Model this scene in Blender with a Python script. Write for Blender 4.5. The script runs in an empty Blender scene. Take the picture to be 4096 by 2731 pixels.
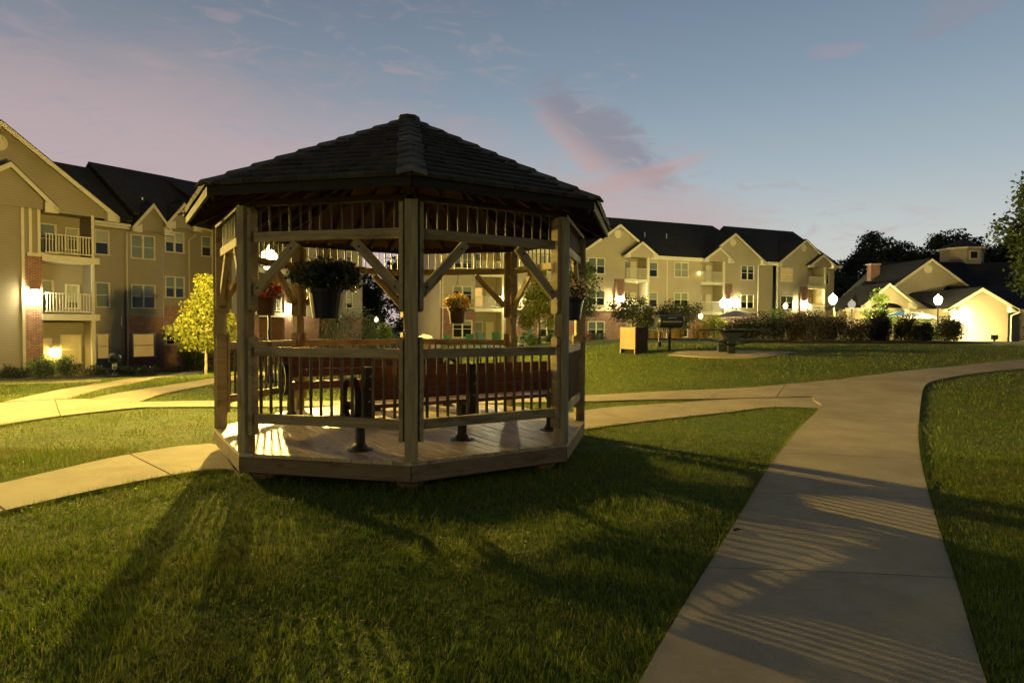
import bpy, math, random
import numpy as np
from mathutils import Vector, Matrix
random.seed(7); rng = np.random.default_rng(7)
D = bpy.data; S = bpy.context.scene; COL = S.collection
R = math.radians

# ------------------------------------------------------------------ camera
cam_d = D.cameras.new('camera'); cam = D.objects.new('camera', cam_d); COL.objects.link(cam)
cam_d.sensor_width = 36; cam_d.lens = 22.15; cam_d.clip_start = .05; cam_d.clip_end = 2000
cam.location = (0, 0, 1.5)
cam.rotation_euler = (Matrix.Rotation(R(90 - 1.417), 3, 'X') @ Matrix.Rotation(R(.264), 3, 'Z')).to_euler()
S.camera = cam
S.view_settings.view_transform = 'Standard'; S.view_settings.look = 'None'
S.view_settings.gamma = 1; S.view_settings.exposure = 0; S.view_settings.use_curve_mapping = False
S.render.engine = 'CYCLES'
S.cycles.use_denoising = True
try: S.cycles.denoising_input_passes = 'RGB_ALBEDO_NORMAL'
except Exception: pass
S.cycles.use_light_tree = True
S.cycles.max_bounces = 6; S.cycles.diffuse_bounces = 3; S.cycles.glossy_bounces = 3
S.cycles.transparent_max_bounces = 16; S.cycles.sample_clamp_indirect = 4.0
S.cycles.caustics_reflective = False; S.cycles.caustics_refractive = False

# ------------------------------------------------------------------ node helpers
def nnode(nt, t, **kw):
    n = nt.nodes.new(t)
    for k, v in kw.items():
        if k.startswith('i_'):
            key = k[2:]; key = int(key) if key.isdigit() else key.replace('_', ' ')
            n.inputs[key].default_value = v
        else: setattr(n, k, v)
    return n
def mth(nt, op, a, b=None, c=None, clamp=False):
    n = nt.nodes.new('ShaderNodeMath'); n.operation = op; n.use_clamp = clamp
    for i, v in enumerate((a, b, c)):
        if v is None: continue
        if isinstance(v, (int, float)): n.inputs[i].default_value = v
        else: nt.links.new(v, n.inputs[i])
    return n.outputs[0]
def sstep(nt, x, a, b):
    n = nt.nodes.new('ShaderNodeMapRange'); n.interpolation_type = 'SMOOTHSTEP'
    nt.links.new(x, n.inputs[0]); n.inputs[1].default_value = a; n.inputs[2].default_value = b
    n.inputs[3].default_value = 0; n.inputs[4].default_value = 1
    return n.outputs[0]
def mixc(nt, f, a, b, mode='MIX'):
    n = nt.nodes.new('ShaderNodeMix'); n.data_type = 'RGBA'; n.blend_type = mode
    for key, v in ((0, f), (6, a), (7, b)):
        if isinstance(v, (int, float)): n.inputs[key].default_value = v
        elif isinstance(v, tuple): n.inputs[key].default_value = (*v[:3], 1)
        else: nt.links.new(v, n.inputs[key])
    return n.outputs[2]
def ramp(nt, x, pts):
    n = nt.nodes.new('ShaderNodeValToRGB'); nt.links.new(x, n.inputs[0]); e = n.color_ramp.elements
    while len(e) < len(pts): e.new(.5)
    for q, (p, c) in zip(e, pts): q.position = p; q.color = (*c, 1)
    return n.outputs[0]

# ------------------------------------------------------------------ dusk sky
W = D.worlds.new('World'); S.world = W; W.use_nodes = True
nt = W.node_tree; nt.nodes.clear()
out = nnode(nt, 'ShaderNodeOutputWorld'); bg = nnode(nt, 'ShaderNodeBackground')
nt.links.new(bg.outputs[0], out.inputs[0])
tc = nnode(nt, 'ShaderNodeTexCoord'); sp = nnode(nt, 'ShaderNodeSeparateXYZ'); nt.links.new(tc.outputs['Generated'], sp.inputs[0])
X, Y, Z = sp.outputs
SKY_STRENGTH = 1.04
# elevation ramps: towards the afterglow (right of the view) and away from it
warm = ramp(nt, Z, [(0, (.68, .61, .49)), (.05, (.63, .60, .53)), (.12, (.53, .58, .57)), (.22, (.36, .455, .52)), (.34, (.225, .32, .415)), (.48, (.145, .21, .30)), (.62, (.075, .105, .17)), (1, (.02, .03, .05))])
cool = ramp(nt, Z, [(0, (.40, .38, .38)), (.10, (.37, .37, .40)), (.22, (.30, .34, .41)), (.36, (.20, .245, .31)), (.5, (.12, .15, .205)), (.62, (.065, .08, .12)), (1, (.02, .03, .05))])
glow = mth(nt, 'ADD', mth(nt, 'MULTIPLY', X, .62), mth(nt, 'MULTIPLY', Y, .78))
gf = sstep(nt, glow, .15, 1.02)
base = mixc(nt, gf, cool, warm)
# clouds
mp = nnode(nt, 'ShaderNodeMapping'); nt.links.new(tc.outputs['Generated'], mp.inputs[0])
mp.inputs['Rotation'].default_value = (0, R(32), 0); mp.inputs['Scale'].default_value = (2.2, 2.2, 7.5)
n1 = nnode(nt, 'ShaderNodeTexNoise', i_Scale=1.7, i_Detail=7.0, i_Roughness=.55, i_Distortion=.6); nt.links.new(mp.outputs[0], n1.inputs['Vector'])
N1 = n1.outputs[0]
n2 = nnode(nt, 'ShaderNodeTexNoise', i_Scale=5.5, i_Detail=8.0, i_Roughness=.62, i_Distortion=1.2); nt.links.new(mp.outputs[0], n2.inputs['Vector'])
N2 = n2.outputs[0]
line = mth(nt, 'SUBTRACT', mth(nt, 'SUBTRACT', .40, mth(nt, 'MULTIPLY', mth(nt, 'MAXIMUM', mth(nt, 'ADD', X, .62), 0), .17)), mth(nt, 'MULTIPLY', mth(nt, 'MAXIMUM', mth(nt, 'SUBTRACT', X, .06), 0), .45))
dd = mth(nt, 'ADD', mth(nt, 'SUBTRACT', line, Z), mth(nt, 'MULTIPLY', mth(nt, 'SUBTRACT', N1, .5), .30))
veil = mth(nt, 'MULTIPLY', sstep(nt, dd, -.05, .12), sstep(nt, mth(nt, 'ADD', N2, mth(nt, 'MULTIPLY', N1, .6)), .25, .80))
veil = mth(nt, 'MULTIPLY', veil, sstep(nt, X, .50, .22))
pinkv = ramp(nt, Z, [(0, (.52, .42, .41)), (.15, (.53, .42, .43)), (.26, (.46, .38, .405)), (.38, (.31, .28, .31)), (1, (.05, .05, .06))])
colr = mixc(nt, mth(nt, 'MULTIPLY', veil, .84), base, pinkv)
# one denser cloud with a lit lower edge, up and right of the gazebo
def blob(cx, cz, ang, la, lb, nz, amp):
    dx = mth(nt, 'SUBTRACT', X, cx); dz = mth(nt, 'SUBTRACT', Z, cz)
    ca, sa = math.cos(ang), math.sin(ang)
    a = mth(nt, 'ADD', mth(nt, 'MULTIPLY', dx, ca), mth(nt, 'MULTIPLY', dz, sa))
    b = mth(nt, 'SUBTRACT', mth(nt, 'MULTIPLY', dz, ca), mth(nt, 'MULTIPLY', dx, sa))
    r = mth(nt, 'ADD', mth(nt, 'POWER', mth(nt, 'ABSOLUTE', mth(nt, 'DIVIDE', a, la)), 2), mth(nt, 'POWER', mth(nt, 'ABSOLUTE', mth(nt, 'DIVIDE', b, lb)), 2))
    r = mth(nt, 'ADD', r, mth(nt, 'MULTIPLY', mth(nt, 'SUBTRACT', nz, .5), amp))
    front = sstep(nt, Y, 0, .1)
    return mth(nt, 'MULTIPLY', sstep(nt, r, 1.15, .1), front), b
cl, bb = blob(.135, .275, R(-36), .14, .050, N2, 2.4)
edge = sstep(nt, bb, .004, -.040)
colr = mixc(nt, mth(nt, 'MULTIPLY', cl, .72), colr, mixc(nt, edge, (.245, .24, .29), (.50, .33, .32)))
cl2, _ = blob(.19, .225, R(14), .12, .016, N2, 3.0)
colr = mixc(nt, mth(nt, 'MULTIPLY', cl2, .5), colr, (.52, .33, .31))
cl5, _ = blob(.20, .175, R(-10), .20, .055, N2, 2.2)
colr = mixc(nt, mth(nt, 'MULTIPLY', cl5, .5), colr, (.48, .36, .37))
cl3, _ = blob(.42, .36, R(-8), .035, .012, N2, 3.0)
colr = mixc(nt, mth(nt, 'MULTIPLY', cl3, .4), colr, (.36, .29, .35))
wisp = mth(nt, 'MULTIPLY', sstep(nt, N2, .50, .72), sstep(nt, mth(nt, 'ADD', dd, .22), 0, .16))
colr = mixc(nt, mth(nt, 'MULTIPLY', wisp, .38), colr, (.42, .33, .36))
cl4, _ = blob(.535, .385, R(25), .05, .03, N2, 3.0)
colr = mixc(nt, mth(nt, 'MULTIPLY', cl4, .4), colr, (.27, .26, .31))
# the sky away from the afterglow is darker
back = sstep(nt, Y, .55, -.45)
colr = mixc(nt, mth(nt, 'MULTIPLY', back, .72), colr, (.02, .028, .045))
# below the horizon: dim ground haze
colr = mixc(nt, sstep(nt, Z, .0, -.05), colr, (.05, .05, .05))
colr = mixc(nt, 1.0, colr, (1.03, .99, .965), 'MULTIPLY')
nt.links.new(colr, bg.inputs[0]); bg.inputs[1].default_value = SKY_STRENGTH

# lamp strengths (the globes and sconces themselves give the light)
L_PATH, L_POOL, L_WALL, L_SCONCE = 62000.0, 12000.0, 1500.0, 110.0
SODIUM = (1.0, .68, .145); WARMW = (1.0, .80, .32); GREENW = (1.0, .88, .48)

# ------------------------------------------------------------------ ids
def tag(o, label=None, cat=None, group=None, kind=None):
    if label: o['label'] = label
    if cat: o['category'] = cat
    if group: o['group'] = group
    if kind: o['kind'] = kind
    return o
def empty(name, loc=(0, 0, 0), rz=0, label=None, cat=None, group=None):
    o = D.objects.new(name, None); COL.objects.link(o); o.location = loc; o.rotation_euler = (0, 0, rz)
    return tag(o, label, cat, group)
def copy_tree(o, parent=None):
    c = o.copy(); COL.objects.link(c)
    if parent is not None: c.parent = parent
    for ch in list(o.children): copy_tree(ch, c)
    return c

# ------------------------------------------------------------------ mesh builder
class MB:
    def __init__(s): s.v = []; s.f = []; s.m = []
    def add(s, vs, fs, mi=0):
        b = len(s.v); s.v += [tuple(v) for v in vs]
        s.f += [tuple(i + b for i in f) for f in fs]; s.m += [mi] * len(fs); return s
    def box(s, a, b, mi=0):
        (x0, y0, z0), (x1, y1, z1) = a, b
        return s.add([(x0,y0,z0),(x1,y0,z0),(x1,y1,z0),(x0,y1,z0),(x0,y0,z1),(x1,y0,z1),(x1,y1,z1),(x0,y1,z1)],
                     [(0,3,2,1),(4,5,6,7),(0,1,5,4),(1,2,6,5),(2,3,7,6),(3,0,4,7)], mi)
    def obox(s, M, sz, mi=0):
        x, y, z = sz[0]/2, sz[1]/2, sz[2]/2
        vs = [M @ Vector(p) for p in ((-x,-y,-z),(x,-y,-z),(x,y,-z),(-x,y,-z),(-x,-y,z),(x,-y,z),(x,y,z),(-x,y,z))]
        return s.add(vs, [(0,3,2,1),(4,5,6,7),(0,1,5,4),(1,2,6,5),(2,3,7,6),(3,0,4,7)], mi)
    def prism(s, poly, z0, z1, mi=0):
        n = len(poly)
        vs = [(x, y, z0) for x, y in poly] + [(x, y, z1) for x, y in poly]
        return s.add(vs, [tuple(range(n-1, -1, -1)), tuple(range(n, 2*n))] + [(i, (i+1) % n, n+(i+1) % n, n+i) for i in range(n)], mi)
    def xprism(s, poly, y0, y1, mi=0):   # polygon in x,z extruded along y
        n = len(poly)
        vs = [(x, y0, z) for x, z in poly] + [(x, y1, z) for x, z in poly]
        return s.add(vs, [tuple(range(n)), tuple(range(2*n-1, n-1, -1))] + [(i, n+i, n+(i+1) % n, (i+1) % n) for i in range(n)], mi)
    def tube(s, pts, rad, n=8, mi=0, cap=True):
        pts = [Vector(p) for p in pts]
        if isinstance(rad, (int, float)): rad = [rad] * len(pts)
        rings = []
        up = Vector((0, 0, 1))
        for i, p in enumerate(pts):
            d = (pts[min(i+1, len(pts)-1)] - pts[max(i-1, 0)]).normalized()
            ref = up if abs(d.z) < .9 else Vector((1, 0, 0))
            a = d.cross(ref).normalized(); b = d.cross(a).normalized()
            rings.append([p + (a*math.cos(2*math.pi*k/n) + b*math.sin(2*math.pi*k/n)) * rad[i] for k in range(n)])
        vs = [v for r in rings for v in r]; fs = []
        for i in range(len(pts)-1):
            for k in range(n):
                fs.append((i*n+k, i*n+(k+1) % n, (i+1)*n+(k+1) % n, (i+1)*n+k))
        if cap: fs += [tuple(range(n-1, -1, -1)), tuple(range((len(pts)-1)*n, len(pts)*n))]
        return s.add(vs, fs, mi)
    def lathe(s, prof, n=16, c=(0, 0, 0), mi=0):
        vs = []; fs = []
        for r, z in prof:
            for k in range(n):
                a = 2*math.pi*k/n; vs.append((c[0]+r*math.cos(a), c[1]+r*math.sin(a), c[2]+z))
        for i in range(len(prof)-1):
            for k in range(n): fs.append((i*n+k, i*n+(k+1) % n, (i+1)*n+(k+1) % n, (i+1)*n+k))
        fs += [tuple(range(n-1, -1, -1)), tuple(range((len(prof)-1)*n, len(prof)*n))]
        return s.add(vs, fs, mi)
    def build(s, name, mats, parent=None, smooth=False, M=None):
        me = D.meshes.new(name); me.from_pydata(s.v, [], s.f)
        if not isinstance(mats, (list, tuple)): mats = [mats]
        for m in mats: me.materials.append(m)
        if len(mats) > 1: me.polygons.foreach_set('material_index', s.m)
        if smooth: me.polygons.foreach_set('use_smooth', [True] * len(me.polygons))
        me.update()
        o = D.objects.new(name, me); COL.objects.link(o)
        if parent is not None: o.parent = parent
        if M is not None: o.matrix_local = M
        return o
def axes(p0, p1, up=(0, 0, 1)):
    p0 = Vector(p0); p1 = Vector(p1); x = (p1-p0).normalized(); up = Vector(up)
    y = up.cross(x)
    if y.length < 1e-4: y = Vector((0, 1, 0)).cross(x)
    y.normalize(); z = x.cross(y)
    return Matrix(((x.x, y.x, z.x, 0), (x.y, y.y, z.y, 0), (x.z, y.z, z.z, 0), (0, 0, 0, 1))), (p1-p0).length
_bc = {}
def board_mesh(L, w, t, name, mat, ch=.004):
    key = (round(L, 3), w, t, name, mat.name)
    if key in _bc: return _bc[key]
    m = MB(); hw, ht = w/2, t/2
    sec = [(-hw+ch, -ht), (hw-ch, -ht), (hw, -ht+ch), (hw, ht-ch), (hw-ch, ht), (-hw+ch, ht), (-hw, ht-ch), (-hw, -ht+ch)]
    vs = [(-L/2, y, z) for y, z in sec] + [(L/2, y, z) for y, z in sec]
    m.add(vs, [tuple(range(7, -1, -1)), tuple(range(8, 16))] + [(i, (i+1) % 8, 8+(i+1) % 8, 8+i) for i in range(8)])
    me = D.meshes.new(name); me.from_pydata(m.v, [], m.f); me.materials.append(mat); me.update()
    _bc[key] = me; return me
def board(name, p0, p1, w, t, mat, parent, up=(0, 0, 1), roll=0):
    """a sawn board from p0 to p1: w across (local y), t along 'up' (local z)"""
    A, L = axes(p0, p1, up)
    o = D.objects.new(name, board_mesh(L, w, t, name, mat)); COL.objects.link(o); o.parent = parent
    o.matrix_local = Matrix.Translation((Vector(p0)+Vector(p1))/2) @ A @ Matrix.Rotation(roll, 4, 'X')
    return o

# ------------------------------------------------------------------ materials
def principled(name, color, rough=.7, spec=.3, metal=0):
    m = D.materials.new(name); m.use_nodes = True; b = m.node_tree.nodes['Principled BSDF']
    b.inputs['Base Color'].default_value = (*color, 1); b.inputs['Roughness'].default_value = rough
    b.inputs['Specular IOR Level'].default_value = spec; b.inputs['Metallic'].default_value = metal
    return m
def noisy(name, c1, c2, scale=4, rough=.7, bump=.1, bscale=None, stretch=(1, 1, 1), rand=.0, spec=.25, detail=6, coord='Object', metal=0):
    m = principled(name, c1, rough, spec, metal); nt = m.node_tree; b = nt.nodes['Principled BSDF']
    tc = nnode(nt, 'ShaderNodeTexCoord'); mp = nnode(nt, 'ShaderNodeMapping'); mp.inputs['Scale'].default_value = stretch
    oi = nnode(nt, 'ShaderNodeObjectInfo')
    v = nnode(nt, 'ShaderNodeVectorMath', operation='ADD'); nt.links.new(tc.outputs[coord], v.inputs[0])
    sc = nnode(nt, 'ShaderNodeVectorMath', operation='SCALE'); sc.inputs[0].default_value = (13.1, 7.7, 9.3); nt.links.new(oi.outputs['Random'], sc.inputs['Scale'])
    nt.links.new(sc.outputs[0], v.inputs[1]); nt.links.new(v.outputs[0], mp.inputs[0])
    n = nnode(nt, 'ShaderNodeTexNoise', i_Scale=float(scale), i_Detail=float(detail), i_Roughness=.6); nt.links.new(mp.outputs[0], n.inputs['Vector'])
    col = mixc(nt, sstep(nt, n.outputs[0], .3, .7), c1, c2)
    if rand:
        f = mth(nt, 'ADD', 1 - rand, mth(nt, 'MULTIPLY', oi.outputs['Random'], 2*rand))
        cc = nnode(nt, 'ShaderNodeCombineColor')
        for i in range(3): nt.links.new(f, cc.inputs[i])
        col = mixc(nt, 1.0, col, cc.outputs[0], 'MULTIPLY')
    nt.links.new(col, b.inputs['Base Color'])
    if bump:
        n3 = nnode(nt, 'ShaderNodeTexNoise', i_Scale=float(bscale or scale*3), i_Detail=5.0); nt.links.new(mp.outputs[0], n3.inputs['Vector'])
        bp = nnode(nt, 'ShaderNodeBump', i_Strength=float(bump), i_Distance=.02); nt.links.new(n3.outputs[0], bp.inputs['Height']); nt.links.new(bp.outputs[0], b.inputs['Normal'])
    return m
def emit(name, color, strength):
    m = D.materials.new(name); m.use_nodes = True; nt = m.node_tree; nt.nodes.clear()
    o = nnode(nt, 'ShaderNodeOutputMaterial'); e = nnode(nt, 'ShaderNodeEmission'); e.inputs[0].default_value = (*color, 1); e.inputs[1].default_value = strength
    nt.links.new(e.outputs[0], o.inputs[0]); return m

def wood_mat(name, c1, c2, knot, rough=.75):
    m = noisy(name, c1, c2, 3.0, rough, .25, 22, (1, 14, 14), .16)
    nt = m.node_tree; b = nt.nodes['Principled BSDF']
    src = b.inputs['Base Color'].links[0].from_socket
    tc = nnode(nt, 'ShaderNodeTexCoord'); mp = nnode(nt, 'ShaderNodeMapping'); mp.inputs['Scale'].default_value = (2.2, 6, 6)
    oi = nnode(nt, 'ShaderNodeObjectInfo'); v = nnode(nt, 'ShaderNodeVectorMath', operation='ADD'); nt.links.new(tc.outputs['Object'], v.inputs[0])
    sc = nnode(nt, 'ShaderNodeVectorMath', operation='SCALE'); sc.inputs[0].default_value = (5.1, 3.7, 8.3); nt.links.new(oi.outputs['Random'], sc.inputs['Scale']); nt.links.new(sc.outputs[0], v.inputs[1]); nt.links.new(v.outputs[0], mp.inputs[0])
    vo = nnode(nt, 'ShaderNodeTexVoronoi', i_Scale=.8); nt.links.new(mp.outputs[0], vo.inputs['Vector'])
    kn = sstep(nt, vo.outputs['Distance'], .13, .07)
    wv = nnode(nt, 'ShaderNodeTexNoise', i_Scale=1.3, i_Detail=3.0); nt.links.new(mp.outputs[0], wv.inputs['Vector'])
    st = sstep(nt, wv.outputs[0], .50, .72)
    c = mixc(nt, mth(nt, 'MULTIPLY', st, .55), src, knot); c = mixc(nt, mth(nt, 'MULTIPLY', kn, .8), c, knot)
    nt.links.new(c, b.inputs['Base Color']); return m
WOOD = wood_mat('weathered_pine', (.44, .36, .19), (.29, .235, .125), (.09, .06, .03))
DECK = wood_mat('deck_pine', (.60, .47, .24), (.45, .35, .18), (.12, .075, .04), .45)
DECK.node_tree.nodes['Principled BSDF'].inputs['Specular IOR Level'].default_value = .6
RIMW = wood_mat('rim_pine', (.26, .19, .11), (.18, .13, .075), (.06, .035, .02))
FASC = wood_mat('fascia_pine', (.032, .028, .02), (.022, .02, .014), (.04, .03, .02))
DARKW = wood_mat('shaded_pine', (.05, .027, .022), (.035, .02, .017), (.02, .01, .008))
SHINGLE = noisy('roof_shingle', (.075, .072, .056), (.038, .036, .028), 5, .85, .5, 40, (1, 1, 1), .22)
CAPM = noisy('ridge_cap_shingle', (.19, .18, .14), (.10, .095, .075), 5, .85, .5, 40, (1, 1, 1), .3)
BENCHP = noisy('bench_plank', (.15, .05, .032), (.10, .035, .024), 3, .5, .1, 30, (1, 12, 12), .1, .4)
BLACKM = noisy('black_iron', (.012, .012, .014), (.02, .02, .022), 20, .45, .05, spec=.5)
SPIN = principled('bronze_spindle', (.025, .018, .014), .28, .6, .4)
BALW = wood_mat('baluster_pine', (.17, .13, .075), (.11, .085, .05), (.06, .035, .02))
GREENM = noisy('dark_green_metal', (.010, .016, .015), (.015, .022, .02), 10, .45, .05, spec=.5)
STEEL = noisy('galvanised_steel', (.45, .45, .42), (.3, .3, .28), 12, .4, .05, metal=.7)
CONC = noisy('concrete', (.41, .35, .225), (.33, .28, .175), 1.3, .85, .18, 60, coord='Object', rand=.05, spec=.2, detail=9)
def concrete_detail():
    nt = CONC.node_tree; b = nt.nodes['Principled BSDF']; src = b.inputs['Base Color'].links[0].from_socket
    tc = nnode(nt, 'ShaderNodeTexCoord'); n = nnode(nt, 'ShaderNodeTexNoise', i_Scale=90.0, i_Detail=3.0); nt.links.new(tc.outputs['Object'], n.inputs['Vector'])
    c = mixc(nt, mth(nt, 'MULTIPLY', sstep(nt, n.outputs[0], .55, .75), .35), src, (.22, .19, .15))
    n = nnode(nt, 'ShaderNodeTexNoise', i_Scale=3.2, i_Detail=8.0, i_Roughness=.75); nt.links.new(tc.outputs['Object'], n.inputs['Vector'])
    c = mixc(nt, mth(nt, 'MULTIPLY', sstep(nt, n.outputs[0], .55, .8), .7), c, (.2, .17, .13))
    n = nnode(nt, 'ShaderNodeTexNoise', i_Scale=.8, i_Detail=10.0, i_Roughness=.8); nt.links.new(tc.outputs['Object'], n.inputs['Vector'])
    c = mixc(nt, mth(nt, 'MULTIPLY', sstep(nt, n.outputs[0], .46, .62), .45), c, (.52, .46, .31))
    vo = nnode(nt, 'ShaderNodeTexVoronoi', feature='DISTANCE_TO_EDGE', i_Scale=.45); n4 = nnode(nt, 'ShaderNodeTexNoise', i_Scale=2.5, i_Detail=6.0); nt.links.new(tc.outputs['Object'], n4.inputs['Vector'])
    vm = nnode(nt, 'ShaderNodeVectorMath', operation='MULTIPLY_ADD'); nt.links.new(n4.outputs['Color'], vm.inputs[0]); vm.inputs[1].default_value = (.5, .5, .5); nt.links.new(tc.outputs['Object'], vm.inputs[2]); nt.links.new(vm.outputs[0], vo.inputs['Vector'])
    ck = mth(nt, 'MULTIPLY', sstep(nt, vo.outputs['Distance'], .006, .001), sstep(nt, n.outputs[0], .50, .56))
    c = mixc(nt, mth(nt, 'MULTIPLY', ck, .12), c, (.10, .085, .06))
    nt.links.new(c, b.inputs['Base Color'])
concrete_detail()
MULCH = noisy('mulch', (.05, .028, .02), (.025, .015, .012), 14, .95, 1.0, 40)
TRIM = noisy('white_trim', (.56, .53, .38), (.50, .47, .34), 3, .5, .02)
ROOFD = noisy('dark_asphalt_roof', (.030, .031, .030), (.018, .019, .019), 2, .9, .3, 14)
BARK = noisy('bark', (.16, .12, .085), (.08, .06, .045), 8, .9, .6, 30, (1, 1, .3))
BARKL = noisy('young_bark', (.42, .33, .22), (.30, .23, .15), 8, .85, .4, 30, (1, 1, .3))
STOCKIN = principled('dark_room', (.012, .013, .012), .9)
def siding(name, c1, c2):
    m = noisy(name, c1, c2, .6, .6, 0, coord='Object'); nt = m.node_tree; b = nt.nodes['Principled BSDF']
    tc = nnode(nt, 'ShaderNodeTexCoord'); s = nnode(nt, 'ShaderNodeSeparateXYZ'); nt.links.new(tc.outputs['Object'], s.inputs[0])
    fr = mth(nt, 'FRACT', mth(nt, 'MULTIPLY', s.outputs[2], 1/.125))
    bp = nnode(nt, 'ShaderNodeBump', i_Strength=.9, i_Distance=.02); nt.links.new(mth(nt, 'SUBTRACT', 1.0, fr), bp.inputs['Height']); nt.links.new(bp.outputs[0], b.inputs['Normal'])
    src = b.inputs['Base Color'].links[0].from_socket
    c = mixc(nt, mth(nt, 'MULTIPLY', sstep(nt, fr, .86, .97), .35), src, tuple(k*.45 for k in c1))
    nt.links.new(c, b.inputs['Base Color']); return m
SIDE = siding('beige_siding', (.35, .305, .20), (.315, .275, .18))
SIDEL = siding('dimmed_beige_siding', (.18, .158, .118), (.158, .14, .104))  # siding copy darkened so the left building looks less lit
SIDEG = siding('grey_beige_siding', (.42, .38, .31), (.38, .345, .28))
def brickm(name):
    m = principled(name, (.25, .12, .08), .85); nt = m.node_tree; b = nt.nodes['Principled BSDF']
    tc = nnode(nt, 'ShaderNodeTexCoord'); s = nnode(nt, 'ShaderNodeSeparateXYZ'); nt.links.new(tc.outputs['Object'], s.inputs[0])
    cb = nnode(nt, 'ShaderNodeCombineXYZ'); nt.links.new(mth(nt, 'ADD', s.outputs[0], s.outputs[1]), cb.inputs[0]); nt.links.new(s.outputs[2], cb.inputs[1])
    bt = nnode(nt, 'ShaderNodeTexBrick', i_Scale=1.0); bt.inputs['Brick Width'].default_value = .21; bt.inputs['Row Height'].default_value = .075
    bt.inputs['Mortar Size'].default_value = .008; bt.inputs['Color1'].default_value = (.20, .085, .055, 1); bt.inputs['Color2'].default_value = (.12, .052, .042, 1); bt.inputs['Mortar'].default_value = (.24, .2, .16, 1)
    nt.links.new(cb.outputs[0], bt.inputs[0])
    n = nnode(nt, 'ShaderNodeTexNoise', i_Scale=3.5, i_Detail=6.0); nt.links.new(tc.outputs['Object'], n.inputs['Vector'])
    c = mixc(nt, mth(nt, 'MULTIPLY', sstep(nt, n.outputs[0], .5, .7), .5), bt.outputs[0], (.26, .18, .12))
    nt.links.new(c, b.inputs['Base Color'])
    bp = nnode(nt, 'ShaderNodeBump', i_Strength=.6, i_Distance=.01); nt.links.new(bt.outputs['Fac'], bp.inputs['Height']); bp.invert = True; nt.links.new(bp.outputs[0], b.inputs['Normal'])
    return m
BRICK = brickm('brick_wall_mat')
GLASS = D.materials.new('window_glass'); GLASS.use_nodes = True
def _glass():
    nt = GLASS.node_tree; nt.nodes.clear(); o = nnode(nt, 'ShaderNodeOutputMaterial')
    t = nnode(nt, 'ShaderNodeBsdfTransparent'); t.inputs[0].default_value = (.78, .82, .79, 1)
    g = nnode(nt, 'ShaderNodeBsdfGlossy'); g.inputs['Roughness'].default_value = .04; g.inputs[0].default_value = (.85, .9, .95, 1)
    lw = nnode(nt, 'ShaderNodeLayerWeight', i_Blend=.5); f = mth(nt, 'ADD', .05, mth(nt, 'MULTIPLY', mth(nt, 'POWER', lw.outputs['Facing'], 4.0), .7)); mx = nnode(nt, 'ShaderNodeMixShader')
    nt.links.new(f, mx.inputs[0]); nt.links.new(t.outputs[0], mx.inputs[1]); nt.links.new(g.outputs[0], mx.inputs[2]); nt.links.new(mx.outputs[0], o.inputs[0])
_glass()
def slatted(name, c, em=None, st=0):
    m = principled(name, c, .6); nt = m.node_tree; b = nt.nodes['Principled BSDF']
    tc = nnode(nt, 'ShaderNodeTexCoord'); s = nnode(nt, 'ShaderNodeSeparateXYZ'); nt.links.new(tc.outputs['Object'], s.inputs[0])
    fr = mth(nt, 'FRACT', mth(nt, 'MULTIPLY', s.outputs[2], 1/.05))
    cc = mixc(nt, mth(nt, 'MULTIPLY', fr, .35), c, tuple(k*.5 for k in c)); nt.links.new(cc, b.inputs['Base Color'])
    if em:
        n = nnode(nt, 'ShaderNodeTexNoise', i_Scale=1.2, i_Detail=2.0); nt.links.new(tc.outputs['Object'], n.inputs['Vector'])
        e = mixc(nt, n.outputs[0], tuple(k*.45 for k in em), em)
        nt.links.new(e, b.inputs['Emission Color']); b.inputs['Emission Strength'].default_value = st
    return m
BLIND = slatted('closed_blind', (.30, .31, .26))
BLINDW = slatted('cream_blind', (.62, .56, .40))
BLINDDIM = slatted('dimly_lit_blind', (.5, .45, .32), (1.0, .62, .22), .10)
BLINDLIT = slatted('lit_blind', (.5, .4, .22), (1.0, .52, .12), .75)
ROOMLIT = slatted('lit_room', (.6, .4, .2), (1.0, .50, .12), 2.2)

def leafmat(name, c1, c2, trans=.25):
    m = D.materials.new(name); m.use_nodes = True; nt = m.node_tree; b = nt.nodes['Principled BSDF']; o = nt.nodes['Material Output']
    g = nnode(nt, 'ShaderNodeNewGeometry'); tc = nnode(nt, 'ShaderNodeTexCoord')
    n = nnode(nt, 'ShaderNodeTexNoise', i_Scale=1.6, i_Detail=3.0); nt.links.new(tc.outputs['Object'], n.inputs['Vector'])
    f = mth(nt, 'ADD', mth(nt, 'MULTIPLY', g.outputs['Random Per Island'], .6), mth(nt, 'MULTIPLY', n.outputs[0], .45), clamp=True)
    c = mixc(nt, f, c1, c2); nt.links.new(c, b.inputs['Base Color']); b.inputs['Roughness'].default_value = .55; b.inputs['Specular IOR Level'].default_value = .35
    t = nnode(nt, 'ShaderNodeBsdfTranslucent'); nt.links.new(c, t.inputs[0]); mx = nnode(nt, 'ShaderNodeMixShader'); mx.inputs[0].default_value = trans
    nt.links.new(b.outputs[0], mx.inputs[1]); nt.links.new(t.outputs[0], mx.inputs[2]); nt.links.new(mx.outputs[0], o.inputs[0]); return m
LEAF_Y = leafmat('maple_leaf', (.09, .115, .015), (.20, .20, .025), .35)
LEAF_G = leafmat('green_leaf', (.035, .065, .018), (.075, .11, .03), .3)
LEAF_D = leafmat('dark_leaf', (.018, .032, .014), (.04, .055, .022), .2)
LEAF_B = leafmat('shrub_leaf', (.03, .045, .016), (.07, .085, .03), .2)
LEAF_R = leafmat('burgundy_leaf', (.07, .02, .018), (.14, .05, .03), .25)
LEAF_X = leafmat('dark_red_leaf', (.014, .011, .007), (.026, .021, .011), .04)
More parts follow.
